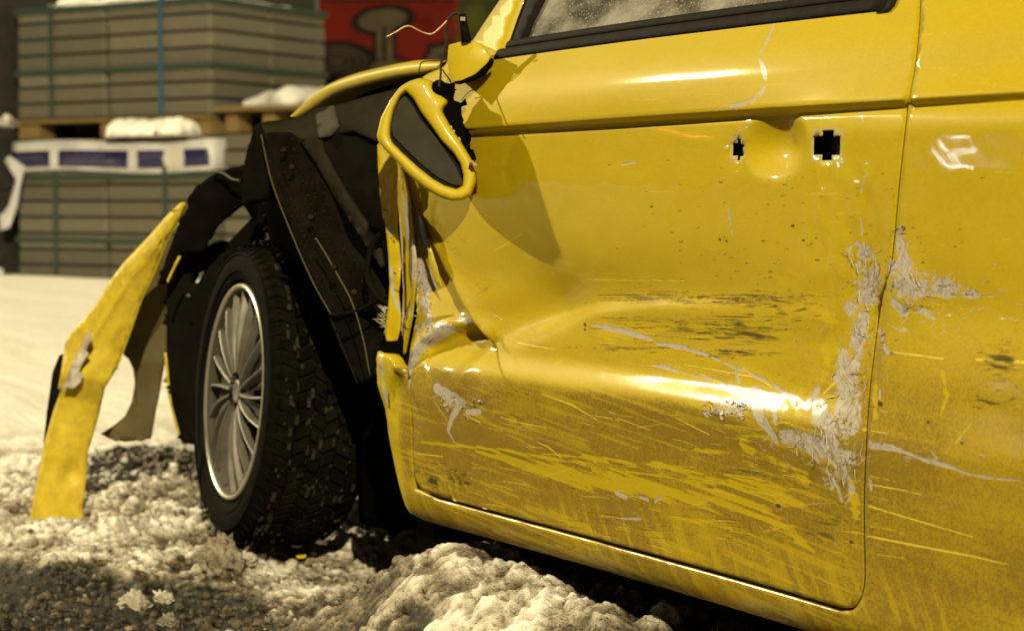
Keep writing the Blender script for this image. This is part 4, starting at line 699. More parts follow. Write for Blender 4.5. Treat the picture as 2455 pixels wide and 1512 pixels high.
# ------------------------------------------------------------------ wheels
def make_wheel(parent):
    """wheel in its own axes: axle along local Y, outer face towards -Y"""
    w = bpy.data.objects.new('wheel', None); COL.objects.link(w); w.parent = parent
    def lathe(prof, n=72, closed=False):
        v = []; f = []; m = len(prof)
        for k in range(n):
            a = 2*math.pi*k/n; v += [(r*math.cos(a), y, r*math.sin(a)) for r, y in prof]
        for k in range(n):
            for j in range(m-1): f.append((k*m+j, ((k+1) % n)*m+j, ((k+1) % n)*m+j+1, k*m+j+1))
        return v, f
    def loc(name, v, f, mat, par=w, smooth=True, **kk):
        me = bpy.data.meshes.new(name); me.from_pydata([tuple(p) for p in v], [], [tuple(q) for q in f]); me.update()
        if smooth: me.polygons.foreach_set('use_smooth', [True]*len(me.polygons))
        o = put(name, me, par, mat)
        for a, c in kk.items(): o[a] = c
        return o
    ty = loc('tyre', *lathe([(.205, .10), (.222, .000), (.224, -.010), (.232, -.018), (.250, -.024), (.272, -.0245), (.284, -.018), (.290, -.008), (.295, .004), (.2975, .02), (.299, .08), (.298, .15), (.294, .172), (.285, .188), (.27, .194), (.24, .19), (.222, .18), (.205, .10)]), m_rubber)
    # raised rings on the sidewall
    v, f = lathe([(.244, -.0225), (.2445, -.0245), (.247, -.0253), (.2475, -.0238)]); loc('sidewall_ring', v, f, m_rubber, ty)
    v, f = lathe([(.277, -.0228), (.278, -.0255), (.282, -.0245), (.283, -.0212)]); loc('sidewall_ring', v, f, m_rubber, ty)
    bb_ = MB(); r = random.Random(2)
    cols = [(-.006, .022, 0), (.026, .054, .5), (.058, .080, .2), (.084, .108, .7), (.112, .140, .4), (.144, .174, 0)]; nb = 64
    for ci_, (y0, y1, ph) in enumerate(cols):
        for k in range(nb):
            a = 2*math.pi*(k+ph)/nb; da = 2*math.pi/nb*.36; sk = (.02 if ci_ % 2 else -.02); q = []
            for rr_, sh in ((.291, 1), (.3085-(.005 if ci_ in (0, 5) else 0), .93)):
                for (y, aa) in ((y0, a-da*sh-sk), (y1, a-da*sh+sk), (y1, a+da*sh+sk), (y0, a+da*sh-sk)):
                    re = rr_-(.006 if (y == y0 and ci_ == 0) or (y == y1 and ci_ == 5) else 0); q.append((re*math.cos(aa), y, re*math.sin(aa)))
            bb_.add(q, [(0, 1, 5, 4), (1, 2, 6, 5), (2, 3, 7, 6), (3, 0, 4, 7), (4, 5, 6, 7)])
    # shoulder lugs down the sidewall
    for k in range(64):
        a = 2*math.pi*k/64; da = .016; q = []
        for (rr_, y) in ((.282, -.0195), (.292, -.010), (.302, -.002), (.292, .004), (.280, -.014)):
            for s in (-1, 1): q.append((rr_*math.cos(a+s*da), y-.0015, rr_*math.sin(a+s*da)))
        bb_.add(q, [(0, 1, 3, 2), (2, 3, 5, 4), (0, 2, 8), (1, 9, 3), (2, 4, 6, 8), (3, 9, 7, 5)])
    loc('tread_blocks', bb_.v, bb_.f, m_tread, ty, smooth=False, kind='stuff')
    # packed snow caught in the tread
    sb = MB(); r = random.Random(8)
    for k in range(900):
        a = r.uniform(0, 2*math.pi); y = r.uniform(0, .17) if r.random() < .7 else r.choice([.024, .056, .082, .110, .142])+r.gauss(0, .003); rr_ = .302+r.uniform(0, .0062); s = r.uniform(.0008, .0034); c0 = Vector((rr_*math.cos(a), y, rr_*math.sin(a)))
        t = Vector((-math.sin(a), 0, math.cos(a))); s1 = s*r.uniform(.8, 3.5); sb.box(c0, t*s1, Vector((0, s, 0)), Vector((math.cos(a), 0, math.sin(a)))*s*.7)
    loc('packed_slush', sb.v, sb.f, M('packed_slush', (.035, .028, .016), .9, n_scale=60, col2=(.012, .010, .006), spec=.1) if 'packed_slush' not in bpy.data.materials else bpy.data.materials['packed_slush'], ty, smooth=False, kind='stuff')
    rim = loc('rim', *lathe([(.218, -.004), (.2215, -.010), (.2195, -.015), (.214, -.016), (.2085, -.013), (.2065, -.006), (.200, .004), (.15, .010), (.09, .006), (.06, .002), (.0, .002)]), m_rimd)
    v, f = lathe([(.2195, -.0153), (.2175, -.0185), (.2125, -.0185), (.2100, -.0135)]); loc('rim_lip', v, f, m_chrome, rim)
    nsp = 40
    for k in range(nsp):
        a0 = 2*math.pi*k/nsp+(.045 if k % 2 else -.045); V = []; F_ = []; m = 9
        for i in range(m):
            t = i/(m-1); rad = .040+t*.170; a = a0+.10*math.sin(t*2.2)*(1 if k % 2 else -1)*.35+.10*t; wdt = .0014+.0020*t; yy = -.004-.012*math.sin(math.pi*min(1, t*.75+.2))
            e = Vector((math.cos(a), 0, math.sin(a))); s = Vector((-math.sin(a), 0, math.cos(a)))
            for (u, dy) in ((-1.5, .012), (-1, 0), (-.35, -.003), (.35, -.003), (1, 0), (1.5, .012)): p = e*rad+s*wdt*u; V.append((p.x, yy+dy, p.z))
        for i in range(m-1):
            for j in range(5): F_.append((i*6+j, i*6+j+1, (i+1)*6+j+1, (i+1)*6+j))
        loc('spoke', V, F_, m_rim, rim)
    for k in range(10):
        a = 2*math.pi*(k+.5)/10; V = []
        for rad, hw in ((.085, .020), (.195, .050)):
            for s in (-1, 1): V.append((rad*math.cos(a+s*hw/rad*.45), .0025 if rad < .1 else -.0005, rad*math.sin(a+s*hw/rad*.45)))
        if k % 3 == 0: loc('rim_slot_dark', V, [(0, 1, 3, 2)], m_black2, rim)  # flat black patches put in for the dark of the rim openings
    v, f = lathe([(.026, .0), (.024, -.009), (.020, -.011), (.014, -.009), (.010, -.008), (.0, -.009)], 32); loc('hub_cap', v, f, m_rim, rim)
    return w
def place(o, at_, out_dir, roll=0):
    y = -Vector(out_dir).normalized(); x = y.cross(Vector((0, 0, 1))).normalized(); z = x.cross(y); R_ = Matrix((x, y, z)).transposed()@Matrix.Rotation(roll, 3, 'Y')
    o.matrix_local = Matrix.Translation(Vector(at_)-Vector(origin(car)))@R_.to_4x4()
fw = make_wheel(car)
STEER, CAMB = math.radians(7), math.radians(5)
place(fw, at(577, 938, 'Y', .03), (math.sin(STEER)*-1, -math.cos(STEER), math.tan(CAMB)), .3)
def copy_tree(o, parent):
    c = o.copy(); COL.objects.link(c); c.parent = parent; c.matrix_parent_inverse = o.matrix_parent_inverse.copy()
    for ch in o.children: copy_tree(ch, c)
    return c
# ------------------------------------------------------------------ ground of snow, slush and wet road
def lines(a, b, fine, far, grow=1.13):
    m = list(np.arange(a, b, fine)); s = fine; x = a; L_ = []
    while x > -far: s = min(s*grow, 4); x -= s; L_.append(x)
    s = fine; x = m[-1]; R_ = []
    while x < far: s = min(s*grow, 4); x += s; R_.append(x)
    return np.array(L_[::-1]+m+R_)
GXL = lines(-2.85, .32, .0042, 70, 1.09); GYL = lines(-.66, .72, .0042, 70, 1.07)
gX, gY = np.meshgrid(GXL, GYL, indexing='ij')
def gp(px, py): p = at(px, py, 'Z', 0); return p[0], p[1]
def camdepth(X, Y): return (X-CAM[0])*_h[0]+(Y-CAM[1])*_h[1]
def lat(X, Y): return (X-CAM[0])*RGT[0]+(Y-CAM[1])*RGT[1]
def ground(X, Y):
    Zc = camdepth(X, Y); U = lat(X, Y)/np.maximum(Zc, .3)*F+CXP        # how far ahead and how far across, measured from where the photographer stood
    wx = X+.06*fbm(X*7, Y*7, 2, 91); wy = Y+.06*fbm(X*7+9, Y*7, 2, 92)
    n1_ = fbm(wx*3.2, wy*3.2, 3, 50); n2_ = fbm(wx*15, wy*15, 4, 51, .55); n3_ = 1.25*fbm(wx*17, wy*17, 4, 52, .6, ridged=True); n4_ = fbm(X*85, Y*85, 3, 53)
    far = sst(5.0, 6.3, Zc); near = 1-far
    # where it is driven flat: the wet strip nearest the road and the rut in front of the wheel
    road = sst(.50, .66, fbm(X*1.7+3, Y*1.7, 2, 55)*.35+.65*sst(4.10, 3.34, Zc+.00028*(U-420)+.12*(n1_-.5)*2))*sst(760, 430, U)
    rut = np.zeros(X.shape)
    for (px, py, rx, ry) in [(760, 1370, .30, .16), (620, 1330, .2, .12), (480, 1310, .25, .10), (900, 1440, .25, .1)]:
        c = gp(px, py); dx = (X-c[0]); dy = (Y-c[1]); a = dx*_h[0]+dy*_h[1]; bq = dx*RGT[0]+dy*RGT[1]; rut = np.maximum(rut, np.exp(-(a/ry)**2-(bq/rx)**2))
    calm = np.clip(1-.55*rut-.8*road, .12, 1)
    h = near*(.050*(n1_-.45)+calm*(.036*(n2_-.45)+.024*(n3_-.3))+.015*(fbm(wx*48, wy*48, 3, 54, .6, ridged=True)-.3)*calm+.005*(n4_-.5)+.004*(fbm(X*120, Y*120, 2, 59, .6, ridged=True)-.3)) + far*(.060*(n1_-.5)+.020*(n2_-.5)+.006*(n4_-.5))
    for (px, py, r_, ht) in [(500, 1190, .13, .045), (330, 1120, .16, .035), (150, 1150, .2, .03), (130, 1240, .13, -.055), (260, 1290, .09, .035), (530, 1335, .05, .05), (545, 1385, .06, .03), (90, 1380, .12, .03), (860, 1260, .12, .03), (1250, 1440, .12, .05)]:
        c = gp(px, py); h = h+ht*np.exp(-((X-c[0])**2+(Y-c[1])**2)/r_**2)
    bank = sst(-1.00, -.48, X+.14*(n1_-.5))*.158*np.exp(-(np.minimum(Y, 0)/.20)**2)*np.where(Y > 0, sst(.9, .3, Y)*(1-.06*sst(.0, .06, Y)), 1); bank = bank*sst(1.2, .5, X)
    h = h*(1-.25*sst(0, .1, bank))+bank*(.62+.22*n2_+.25*n1_)
    h = h-.028*rut-.030*road*near
    h = h+far*.05*sst(6.0, 7.5, Zc)
    # dirt: 0 clean snow, about .5 grey slush, 1 wet road
    d = .36+.55*(.5-n1_)+1.15*(.50-n2_)-.30*sst(.25, .7, n3_)+.22*sst(.18, .0, n3_)
    road_refl = sst(-.85, -1.15, Y+.3*(n1_-.5)); h = h*(1-.85*road_refl); d = d+.10+.23*sst(.02, .12, bank)+.22*sst(-.03, .06, Y)*sst(-.9, -.75, X)-.55*(fbm(wx*48, wy*48, 3, 54, .6, ridged=True)-.3)+.45*(.5-fbm(X*5.5+7, Y*5.5, 2, 58))*2*near+.02+.26*rut+1.1*road+.16*sst(900, 500, U)*near-.16*sst(900, 1150, U)*near+.14*sst(4.0, 3.4, Zc)
    d = d*near+far*(.03+.12*sst(.5, .7, fbm(X*3, Y*3, 3, 57))*sst(7.5, 5.6, Zc))
    d = d-.14*near*sst(560, 420, U)*sst(3.55, 3.95, Zc)-.05*near*sst(3.5, 3.9, Zc)
    d = d*(1-road_refl)+.66*road_refl  # unseen roadside toned near the sky's brightness, so paint reflections show no horizon
    return h, np.clip(d, 0, 1.2), far
gH, gD, gF = ground(gX, gY)
nx, ny = gX.shape; idx = np.arange(nx*ny).reshape(nx, ny)
quads = np.stack([idx[:-1, :-1], idx[1:, :-1], idx[1:, 1:], idx[:-1, 1:]], -1).reshape(-1, 4)
me = bpy.data.meshes.new('snowy_ground'); me.vertices.add(nx*ny); me.vertices.foreach_set('co', np.stack([gX, gY, gH], -1).astype(np.float32).ravel())
me.loops.add(len(quads)*4); me.loops.foreach_set('vertex_index', quads.astype(np.int32).ravel()); me.polygons.add(len(quads)); me.polygons.foreach_set('loop_start', np.arange(0, len(quads)*4, 4, dtype=np.int32)); me.polygons.foreach_set('loop_total', np.full(len(quads), 4, np.int32))
me.update(calc_edges=True); me.polygons.foreach_set('use_smooth', [True]*len(quads))
at_ = me.attributes.new('dirt', 'FLOAT', 'POINT'); at_.data.foreach_set('value', gD.astype(np.float32).ravel())
def snow_mat(name='slushy_snow', const=None):
    m = bpy.data.materials.new(name); m.use_nodes = True; N = m.node_tree.nodes; L = m.node_tree.links; b = N['Principled BSDF']; tc = N.new('ShaderNodeTexCoord')
    def nz(s, d=4, r=.6):
        x = N.new('ShaderNodeTexNoise'); x.inputs['Scale'].default_value = s; x.inputs['Detail'].default_value = d; x.inputs['Roughness'].default_value = r; L.new(tc.outputs['Object'], x.inputs['Vector']); return x.outputs['Fac']
    def ma(op, a, c):
        x = N.new('ShaderNodeMath'); x.operation = op
        for i, q in enumerate((a, c)):
            if isinstance(q, (int, float)): x.inputs[i].default_value = q
            else: L.new(q, x.inputs[i])
        return x.outputs[0]
    if const is None: a = N.new('ShaderNodeAttribute'); a.attribute_name = 'dirt'; d = a.outputs['Fac']
    else: v = N.new('ShaderNodeValue'); v.outputs[0].default_value = const; d = v.outputs[0]
    g1 = nz(45, 7, .72); g2 = nz(260, 3, .7)
    d = ma('ADD', d, ma('MULTIPLY', ma('SUBTRACT', g1, .5), ma('MULTIPLY', ma('MINIMUM', ma('ADD', d, .1), .5), 2.2)))
    d = ma('ADD', d, ma('MULTIPLY', ma('SUBTRACT', g2, .5), ma('MINIMUM', d, .5)))
    sp = N.new('ShaderNodeMapRange'); sp.inputs[1].default_value = .60; sp.inputs[2].default_value = .68; L.new(nz(150, 3, .6), sp.inputs[0]); d = ma('ADD', d, ma('MULTIPLY', sp.outputs[0], ma('MINIMUM', ma('MULTIPLY', d, 1.3), .5)))
    r = N.new('ShaderNodeValToRGB'); e = r.color_ramp.elements; e[0].position = 0; e[0].color = (.91, .87, .80, 1); e[1].position = 1; e[1].color = (.018, .015, .010, 1)
    for p, c in ((.22, (.58, .52, .43)), (.42, (.31, .26, .195)), (.62, (.14, .11, .072)), (.82, (.055, .043, .027))): q = e.new(p); q.color = (*c, 1)
    L.new(d, r.inputs['Fac']); L.new(r.outputs['Color'], b.inputs['Base Color'])
    rr = N.new('ShaderNodeMapRange'); rr.inputs[3].default_value = .62; rr.inputs[4].default_value = .7; L.new(d, rr.inputs[0]); L.new(rr.outputs[0], b.inputs['Roughness'])
    bp = N.new('ShaderNodeBump'); bp.inputs['Distance'].default_value = .011; bp.inputs['Strength'].default_value = 1; hh = ma('ADD', g1, ma('MULTIPLY', g2, .5)); L.new(hh, bp.inputs['Height']); L.new(bp.outputs['Normal'], b.inputs['Normal'])
    b.inputs['Specular IOR Level'].default_value = .2
    return m
m_snow = snow_mat(); gnd = put('snowy_ground', me, None, m_snow); gnd['kind'] = 'structure'
def gz(x, y): return float(ground(np.array([[x]]), np.array([[y]]))[0][0, 0])

# lumps of frozen slush
m_lump = [snow_mat('slush_lump_pale', .26), snow_mat('slush_lump_grey', .46), snow_mat('slush_lump_dark', .72)]
import bmesh
def lump_mesh(seed, sub=2, rough=.35, flat=.75):
    bm = bmesh.new(); bmesh.ops.create_icosphere(bm, subdivisions=sub, radius=1); r = np.random.default_rng(seed); ph = r.uniform(0, 50, 3)
    V = np.array([v.co for v in bm.verts]); q_ = 1.5 if sub < 3 else 2.6; n = fbm(V[:, 0]*q_+ph[0]+V[:, 2]*q_*.7, V[:, 1]*q_+ph[1]+V[:, 2]*q_*.5, 4, seed % 40, .6, ridged=sub > 2); k = 1+rough*2*(n-.5)
    V = V*k[:, None]*np.array([1, r.uniform(.65, 1), flat]); F_ = [tuple(v.index for v in f.verts) for f in bm.faces]; bm.free(); return V, F_
LM = [lump_mesh(s, 1 if s < 6 else 2, .95) for s in range(12)]
r = np.random.default_rng(21); groups = {0: MB(), 1: MB(), 2: MB()}
NC = 15000; cx = r.uniform(-2.7, .35, NC); cy = r.uniform(-.66, .75, NC); hh, dd_, ff_ = ground(cx[None], cy[None]); hh, dd_, ff_ = hh[0], dd_[0], ff_[0]; n = 0
for i in range(NC):
    if ff_[i] > .5: continue
    zc = camdepth(cx[i], cy[i]); u = lat(cx[i], cy[i])/zc*F+CXP
    if zc < 3.1 or u < -60 or u > 2000: continue
    s = .0018+.008*r.random()**3+(.012*r.random() if r.random() < .05 else 0)
    V, F_ = LM[r.integers(0, 6)] if s < .010 else LM[r.integers(6, 12)]; a = r.uniform(0, 6.28); R_ = np.array([[math.cos(a), -math.sin(a), 0], [math.sin(a), math.cos(a), 0], [0, 0, 1]])
    dl = dd_[i]+r.normal(0, .22); groups[0 if dl < .38 else 1 if dl < .74 else 2].add(V@R_.T*s+np.array([cx[i], cy[i], hh[i]+s*.3]), F_); n += 1
for k, nm in ((0, 'pale_slush_crumbs'), (1, 'grey_slush_crumbs'), (2, 'dark_grit_crumbs')):
    o = groups[k].build(nm, m_lump[k], None, kind='stuff')
def lump(px, py, size, seed, mat, name, label, cat, flat=.75, sub=4, rough=.75, lift=.12):
    x, y = gp(px, py)
    for _ in range(6): z = gz(x, y); p = at(px, py, 'Z', z+size*lift); x, y = p[0], p[1]
    V, F_ = lump_mesh(seed, sub, rough, flat); c = np.array([x, y, gz(x, y)+size*lift]); me_ = bpy.data.meshes.new(name); me_.from_pydata((V*size).tolist(), [], F_); me_.update(); me_.polygons.foreach_set('use_smooth', [True]*len(me_.polygons))
    o = put(name, me_, None, mat); o.location = c; return tag(o, label, cat, 'frozen snow lumps in the slush')
lump(322, 1443, .036, 31, m_lump[0], 'snow_lump', 'largest pale lump of frozen snow on the dark slush at lower left', 'snow lump', .6)
lump(392, 1436, .026, 32, m_lump[0], 'snow_lump', 'small rounded snow lump just right of the largest pale one', 'snow lump', .7)
lump(402, 1478, .026, 33, m_lump[1], 'snow_lump', 'rough dirty snow lump at the lower edge below the small rounded one', 'snow lump', .7)
lump(528, 1335, .045, 34, m_lump[1], 'snow_lump', 'tall peaked lump of dirty snow in front of the wheel', 'snow lump', 1.1, rough=.8)
lump(585, 1352, .030, 38, m_lump[0], 'snow_lump', 'flat snow lump beside the peaked one in front of the tyre', 'snow lump', .6)
lump(900, 1448, .020, 35, m_lump[1], 'snow_lump', 'little snow lump under the black plastic shard', 'snow lump', .8)
lump(90, 1264, .030, 36, m_lump[0], 'snow_lump', 'snow lump at the foot of the torn bumper corner', 'snow lump', .7)
lump(455, 1212, .026, 37, m_lump[1], 'snow_lump', 'dirty snow lump left of the tyre', 'snow lump', .8)
lump(820, 1382, .015, 41, M('pebble_stone', (.22, .18, .14), .7, n_scale=60, col2=(.10, .08, .06)), 'stone', 'small brown stone in the rut right of the wheel', 'stone', .9, sub=2)
def flake(px, py, pts, thick, mat, name, label, cat, tilt=.3):
    x, y = gp(px, py)
    for _ in range(6): z = gz(x, y)+.006; p = at(px, py, 'Z', z); x, y = p[0], p[1]
    R3 = RGT; U3 = UP*math.cos(tilt)+_h*math.sin(tilt); n_ = np.cross(R3, U3); V = [R3*a+U3*c for a, c in pts]+[R3*a*.95+U3*c*.95+n_*thick for a, c in pts]; k = len(pts)
    me_ = bpy.data.meshes.new(name); me_.from_pydata([tuple(q) for q in V], [], [tuple(range(k))[::-1], tuple(range(k, 2*k))]+[(i, (i+1) % k, k+(i+1) % k, k+i) for i in range(k)]); me_.update(); o = put(name, me_, None, mat); o.location = (x, y, z); return tag(o, label, cat)
flake(722, 1330, [(-.010, -.004), (-.004, -.007), (.008, -.006), (.011, .0), (.006, .006), (-.005, .007), (-.011, .003)], .0015, m_yel, 'paint_chip', 'bright yellow paint chip lying in the rut below the tyre', 'paint chip', .7)
flake(895, 1425, [(-.016, -.010), (-.004, -.009), (.006, .0), (.018, .012), (.014, .013), (-.004, .006), (-.014, .0)], .002, m_black2, 'plastic_shard', 'black plastic shard sticking out of the slush', 'shard', .2)
flake(896, 1062, [(-.014, .004), (.0, .002), (.016, -.002), (.010, -.007), (-.010, -.004)], .003, m_primer, 'plastic_shard', 'pale plastic shard in the dark behind the tyre', 'shard', .2)

# ------------------------------------------------------------------ pallets of concrete slabs behind
m_conc = [M('concrete_%s' % n_, c_, .9, n_scale=7, col2=tuple(q*.72 for q in c_), bump=.002, b_scale=30) for n_, c_ in (('a', (.155, .140, .100)), ('b', (.126, .114, .082)), ('c', (.172, .157, .115)), ('d', (.142, .126, .088)))]
m_wood = M('pallet_wood', (.26, .17, .06), .8, n_scale=12, col2=(.14, .09, .03), bump=.002, b_scale=20)
m_strap = M('strap_green', (.030, .055, .040), .5); m_strapb = M('strap_blue', (.035, .085, .16), .45)
m_csnow = M('clean_snow', (.90, .87, .82), .7, bump=.02, b_scale=9)
K0 = at(507, 683, 'Z', 0); K0[2] = 0
dA = at(52, 690, 'Z', 0)-K0; dA[2] = 0
ang = math.radians(31); dL = -RGT*math.cos(ang)+_h*math.sin(ang); dL /= np.linalg.norm(dL); dR = RGT*math.sin(ang)+_h*math.cos(ang); dR /= np.linalg.norm(dR)
if abs(dL@dR) > .2: pass
LW = 2.40; RW = 1.74
def slab_mesh(): 
    bm = bmesh.new(); bmesh.ops.create_cube(bm, size=2); bmesh.ops.bevel(bm, geom=bm.edges[:], offset=.05, segments=1, affect='EDGES'); me_ = bpy.data.meshes.new('concrete_block'); bm.to_mesh(me_); bm.free(); return me_
blk = [slab_mesh() for _ in m_conc]
for me_, mt in zip(blk, m_conc): me_.materials.append(mt)
def oriented(o, c, ex, ey, ez, par):
    Mx = Matrix(((ex[0], ey[0], ez[0], c[0]), (ex[1], ey[1], ez[1], c[1]), (ex[2], ey[2], ez[2], c[2]), (0, 0, 0, 1))); L_ = origin(par) if par else np.zeros(3); Mx.translation = Vector(np.asarray(c)-L_); o.matrix_local = Mx
def block_pallet(base, z0, rows, label, pitch=.150, first=0, lw=LW, rw=RW, pal=True, straps=((.0, .0),), snow=False, name='block_pallet', vs=(.27, .80), hs=(.35, .85), sb=None, cols=(.52, .5)):
    t = thing(name, label, 'pallet of blocks', (base[0], base[1], z0), 'stacks of concrete slabs'); rr = random.Random(int(z0*100)+rows); z = z0
    if pal:
        for k in range(5):
            o = bpy.data.objects.new('pallet_board', bpy.data.meshes.get('pallet_board_mesh') or (lambda m_: m_)(slab_mesh())); 
            if not o.data.materials: o.data.materials.append(m_wood); o.data.name = 'pallet_board_mesh'
            COL.objects.link(o); o.parent = t; c = base+dR*(.06+k*(rw-.12)/4)+dL*lw/2; oriented(o, (c[0], c[1], z0+.165), dL*lw/2, dR*.10, np.array([0, 0, .016]), t)
        for k in range(3):
            for j in (0, 1, 2):
                o = bpy.data.objects.new('pallet_foot', bpy.data.meshes['pallet_board_mesh']); COL.objects.link(o); o.parent = t
                c = base+dL*(.16+k*(lw-.32)/2)+dR*(.12+j*(rw-.24)/2); oriented(o, (c[0], c[1], z0+.075), dL*.13, dR*.11, np.array([0, 0, .074]), t)
        z = z0+.185
    for i in range(rows):
        for a in (0, 1):
            for c_ in (0, 1):
                wl = lw*(cols[0] if a == 0 else 1-cols[0]); x0 = 0 if a == 0 else lw*cols[0]; wr = rw/2
                o = bpy.data.objects.new('concrete_block', blk[rr.randrange(4)]); COL.objects.link(o); o.parent = t
                p = base+dL*(x0+wl/2+rr.uniform(-.006, .006))+dR*(wr*(c_+.5)+rr.uniform(-.008, .008)); oriented(o, (p[0], p[1], z+pitch*(i+.5)), dL*(wl/2-rr.uniform(.008, .022)), dR*(wr/2-rr.uniform(.008, .020)), np.array([0, 0, pitch/2-.010]), t)
    H_ = rows*pitch; ht = .024
    def strap(seq, mt):
        V = []; F_ = []
        for (p, nn, sd) in seq: V += [p+nn*.006-sd*ht, p+nn*.006+sd*ht]
        F_ = [(2*i, 2*i+1, 2*i+3, 2*i+2) for i in range(len(seq)-1)]; o = mk('strap', V, F_, mt, t, smooth=False); s = o.modifiers.new('thickness', 'SOLIDIFY'); s.thickness = .004
    zz = np.array([0, 0, 1.0]); nL = -dR; nR = -dL
    for q in vs: strap([(base+dL*lw*q+zz*(z+H_*k_/4)+nL*.004, nL, dL) for k_ in range(5)]+[(base+dL*lw*q+dR*rw*k_/2+zz*(z+H_+.008), zz, dL) for k_ in range(3)], m_strapb if sb == q else m_strap)
    for q in hs: strap([(base+dL*lw+zz*(z+H_*q)+nL*.002, nL, zz), (base+dL*lw*.5+zz*(z+H_*q-.006)+nL*.002, nL, zz), (base+nL*.004+nR*.004+zz*(z+H_*q), (nL+nR)*.7, zz), (base+dR*rw*.5+zz*(z+H_*q-.006)+nR*.002, nR, zz), (base+dR*rw+zz*(z+H_*q)+nR*.002, nR, zz)], m_strap)
    return t
lowp = block_pallet(K0, 0.0, 7, 'lower stack of grey concrete slabs with green straps and blue labelled wrapping', .150, pal=False, vs=(.22, .78), hs=(.12+.25, .93))
upp = block_pallet(K0+dR*.02, 1.33, 7, 'upper stack of grey concrete slabs on a wooden pallet', .150, vs=(.24, .80), hs=(.42, 1.0-.03), sb=.24)
# white plastic wrap with dark blue printed panels on the lower stack: printed image drawn here
pw, ph = 900, 120; im = np.zeros((ph, pw, 3)); im[:] = (.62, .60, .62); yy, xx = np.mgrid[0:ph, 0:pw]
def box_(x0, x1, y0, y1, c): im[int(y0):int(y1), int(x0):int(x1)] = c
for (x0, x1) in ((0, 168), (205, 520), (560, 668), (760, 858)): box_(x0, x1, 16, 84, (.018, .014, .075))
rr = random.Random(3)
for row, (x0, x1) in enumerate(((228, 410), (228, 470), (575, 660), (30, 140))):
    y0 = 52 if row != 1 else 32; x = x0
    while x < x1: w_ = rr.randint(7, 15); h_ = rr.randint(10, 17); box_(x, x+3, y0, y0+h_, (.14, .13, .17)); box_(x+3, x+w_-4, y0+h_-5, y0+h_-2, (.14, .13, .17)); x += w_
fold = fbm(xx/40, yy/200, 3, 70); mm = ((xx > 640) & (xx < 780)); im = np.where((mm & (np.abs(xx-712)+abs(yy-50)*.6 < 52))[..., None], (.60, .57, .52), im)
im = im*(.85+.3*fold[..., None]); A = np.ones((ph, pw, 4), np.float32); A[..., :3] = np.clip(im, 0, 1); iw = bpy.data.images.new('wrap_print', pw, ph); iw.colorspace_settings.name = 'Non-Color'; iw.pixels.foreach_set(A.ravel()); iw.update()  # streaks of tone put fold shading into the wrap's print
def img_mat(name, img, rough=.4):
    m = bpy.data.materials.new(name); m.use_nodes = True; t = m.node_tree.nodes.new('ShaderNodeTexImage'); t.image = img; b_ = m.node_tree.nodes['Principled BSDF']; m.node_tree.links.new(t.outputs[0], b_.inputs['Base Color']); b_.inputs['Roughness'].default_value = rough; b_.inputs['Specular IOR Level'].default_value = .5 if rough < .5 else 0; return m
m_wrap = img_mat('printed_wrap', iw, .35)
V = []; uv = []; F_ = []; nn = 40; zt, zb_ = 1.30, 1.02
for i in range(nn+1):
    s = i/nn; tot = LW+.9
    d_ = s*tot; p = K0+dL*(LW-d_) if d_ < LW else K0+dR*(d_-LW)
    nrm_ = -dR if d_ < LW else -dL; wv = .02+.012*math.sin(s*31)
    for j, z_ in enumerate((zb_, .5*(zt+zb_), zt)): V.append(p+nrm_*(wv+.01*math.sin(s*50+j))+np.array([0, 0, z_+.02*math.sin(s*9)*(1 if j != 1 else 0)])); uv.append((min(s*tot/LW*.955, 1) if d_ < LW*1.045 else 1, j/2))
for i in range(nn):
    for j in range(2): F_.append((i*3+j, (i+1)*3+j, (i+1)*3+j+1, i*3+j+1))
o = mk('plastic_wrap', V, F_, m_wrap, lowp, uv=uv); o.modifiers.new('thickness', 'SOLIDIFY').thickness = .004
# top layer of slabs under the wrapping
for a in (0, 1):
    for c_ in (0, 1):
        o = bpy.data.objects.new('concrete_block', blk[a+c_]); COL.objects.link(o); o.parent = lowp; p = K0+dL*LW*(.26+.5*a)+dR*RW*(.25+.5*c_); oriented(o, (p[0], p[1], 1.19), dL*(LW/4-.01), dR*(RW/4-.01), np.array([0, 0, .13]), lowp)
# loose wrap hanging at the left end
sheet('wrap_tail', [(22, 372, 'D', 18.0), (60, 400, 'D', 18), (50, 440, 'D', 18), (40, 500, 'D', 18), (22, 545, 'D', 18), (0, 552, 'D', 18), (0, 520, 'D', 18.05), (22, 490, 'D', 18), (38, 430, 'D', 18), (12, 385, 'D', 18)], .01, M('white_film', (.50, .48, .50), .35), lowp, res=12, crumple=.2)
def snow_pad(name, label, c, ex, ey, h_, seed, mt=None):
    n_ = 28; V = []; F_ = []
    for i in range(n_+1):
        for j in range(n_+1):
            u, v_ = i/n_*2-1, j/n_*2-1; rr_ = max(abs(u), abs(v_)); k = (1-rr_**6)**.5 if rr_ < 1 else 0; sq = 1-.22*float(fbm(np.array(u*3+seed), np.array(v_*3.), 3, seed))
            z = h_*k*(.35+1.0*float(fbm(np.array(u*2.6+seed), np.array(v_*2.2+seed*3), 4, seed))); V.append(np.asarray(c)+ex*u*sq+ey*v_*sq+np.array([0, 0, z]))
    F_ = [(i*(n_+1)+j, (i+1)*(n_+1)+j, (i+1)*(n_+1)+j+1, i*(n_+1)+j+1) for i in range(n_) for j in range(n_)]; nb = len(V); V += [(v_[0], v_[1], c[2]-.01) for v_ in V]; 
    for i in range(n_):
        for a in ((i*(n_+1), (i+1)*(n_+1)), ((i+1)*(n_+1)+n_, i*(n_+1)+n_), (i+1, i), (n_*(n_+1)+i, n_*(n_+1)+i+1)): F_.append((a[0], a[1], a[1]+nb, a[0]+nb))
    o = mk(name, V, F_, mt or m_csnow, None); return tag(o, label, 'snow', 'snow lying on the stacks')
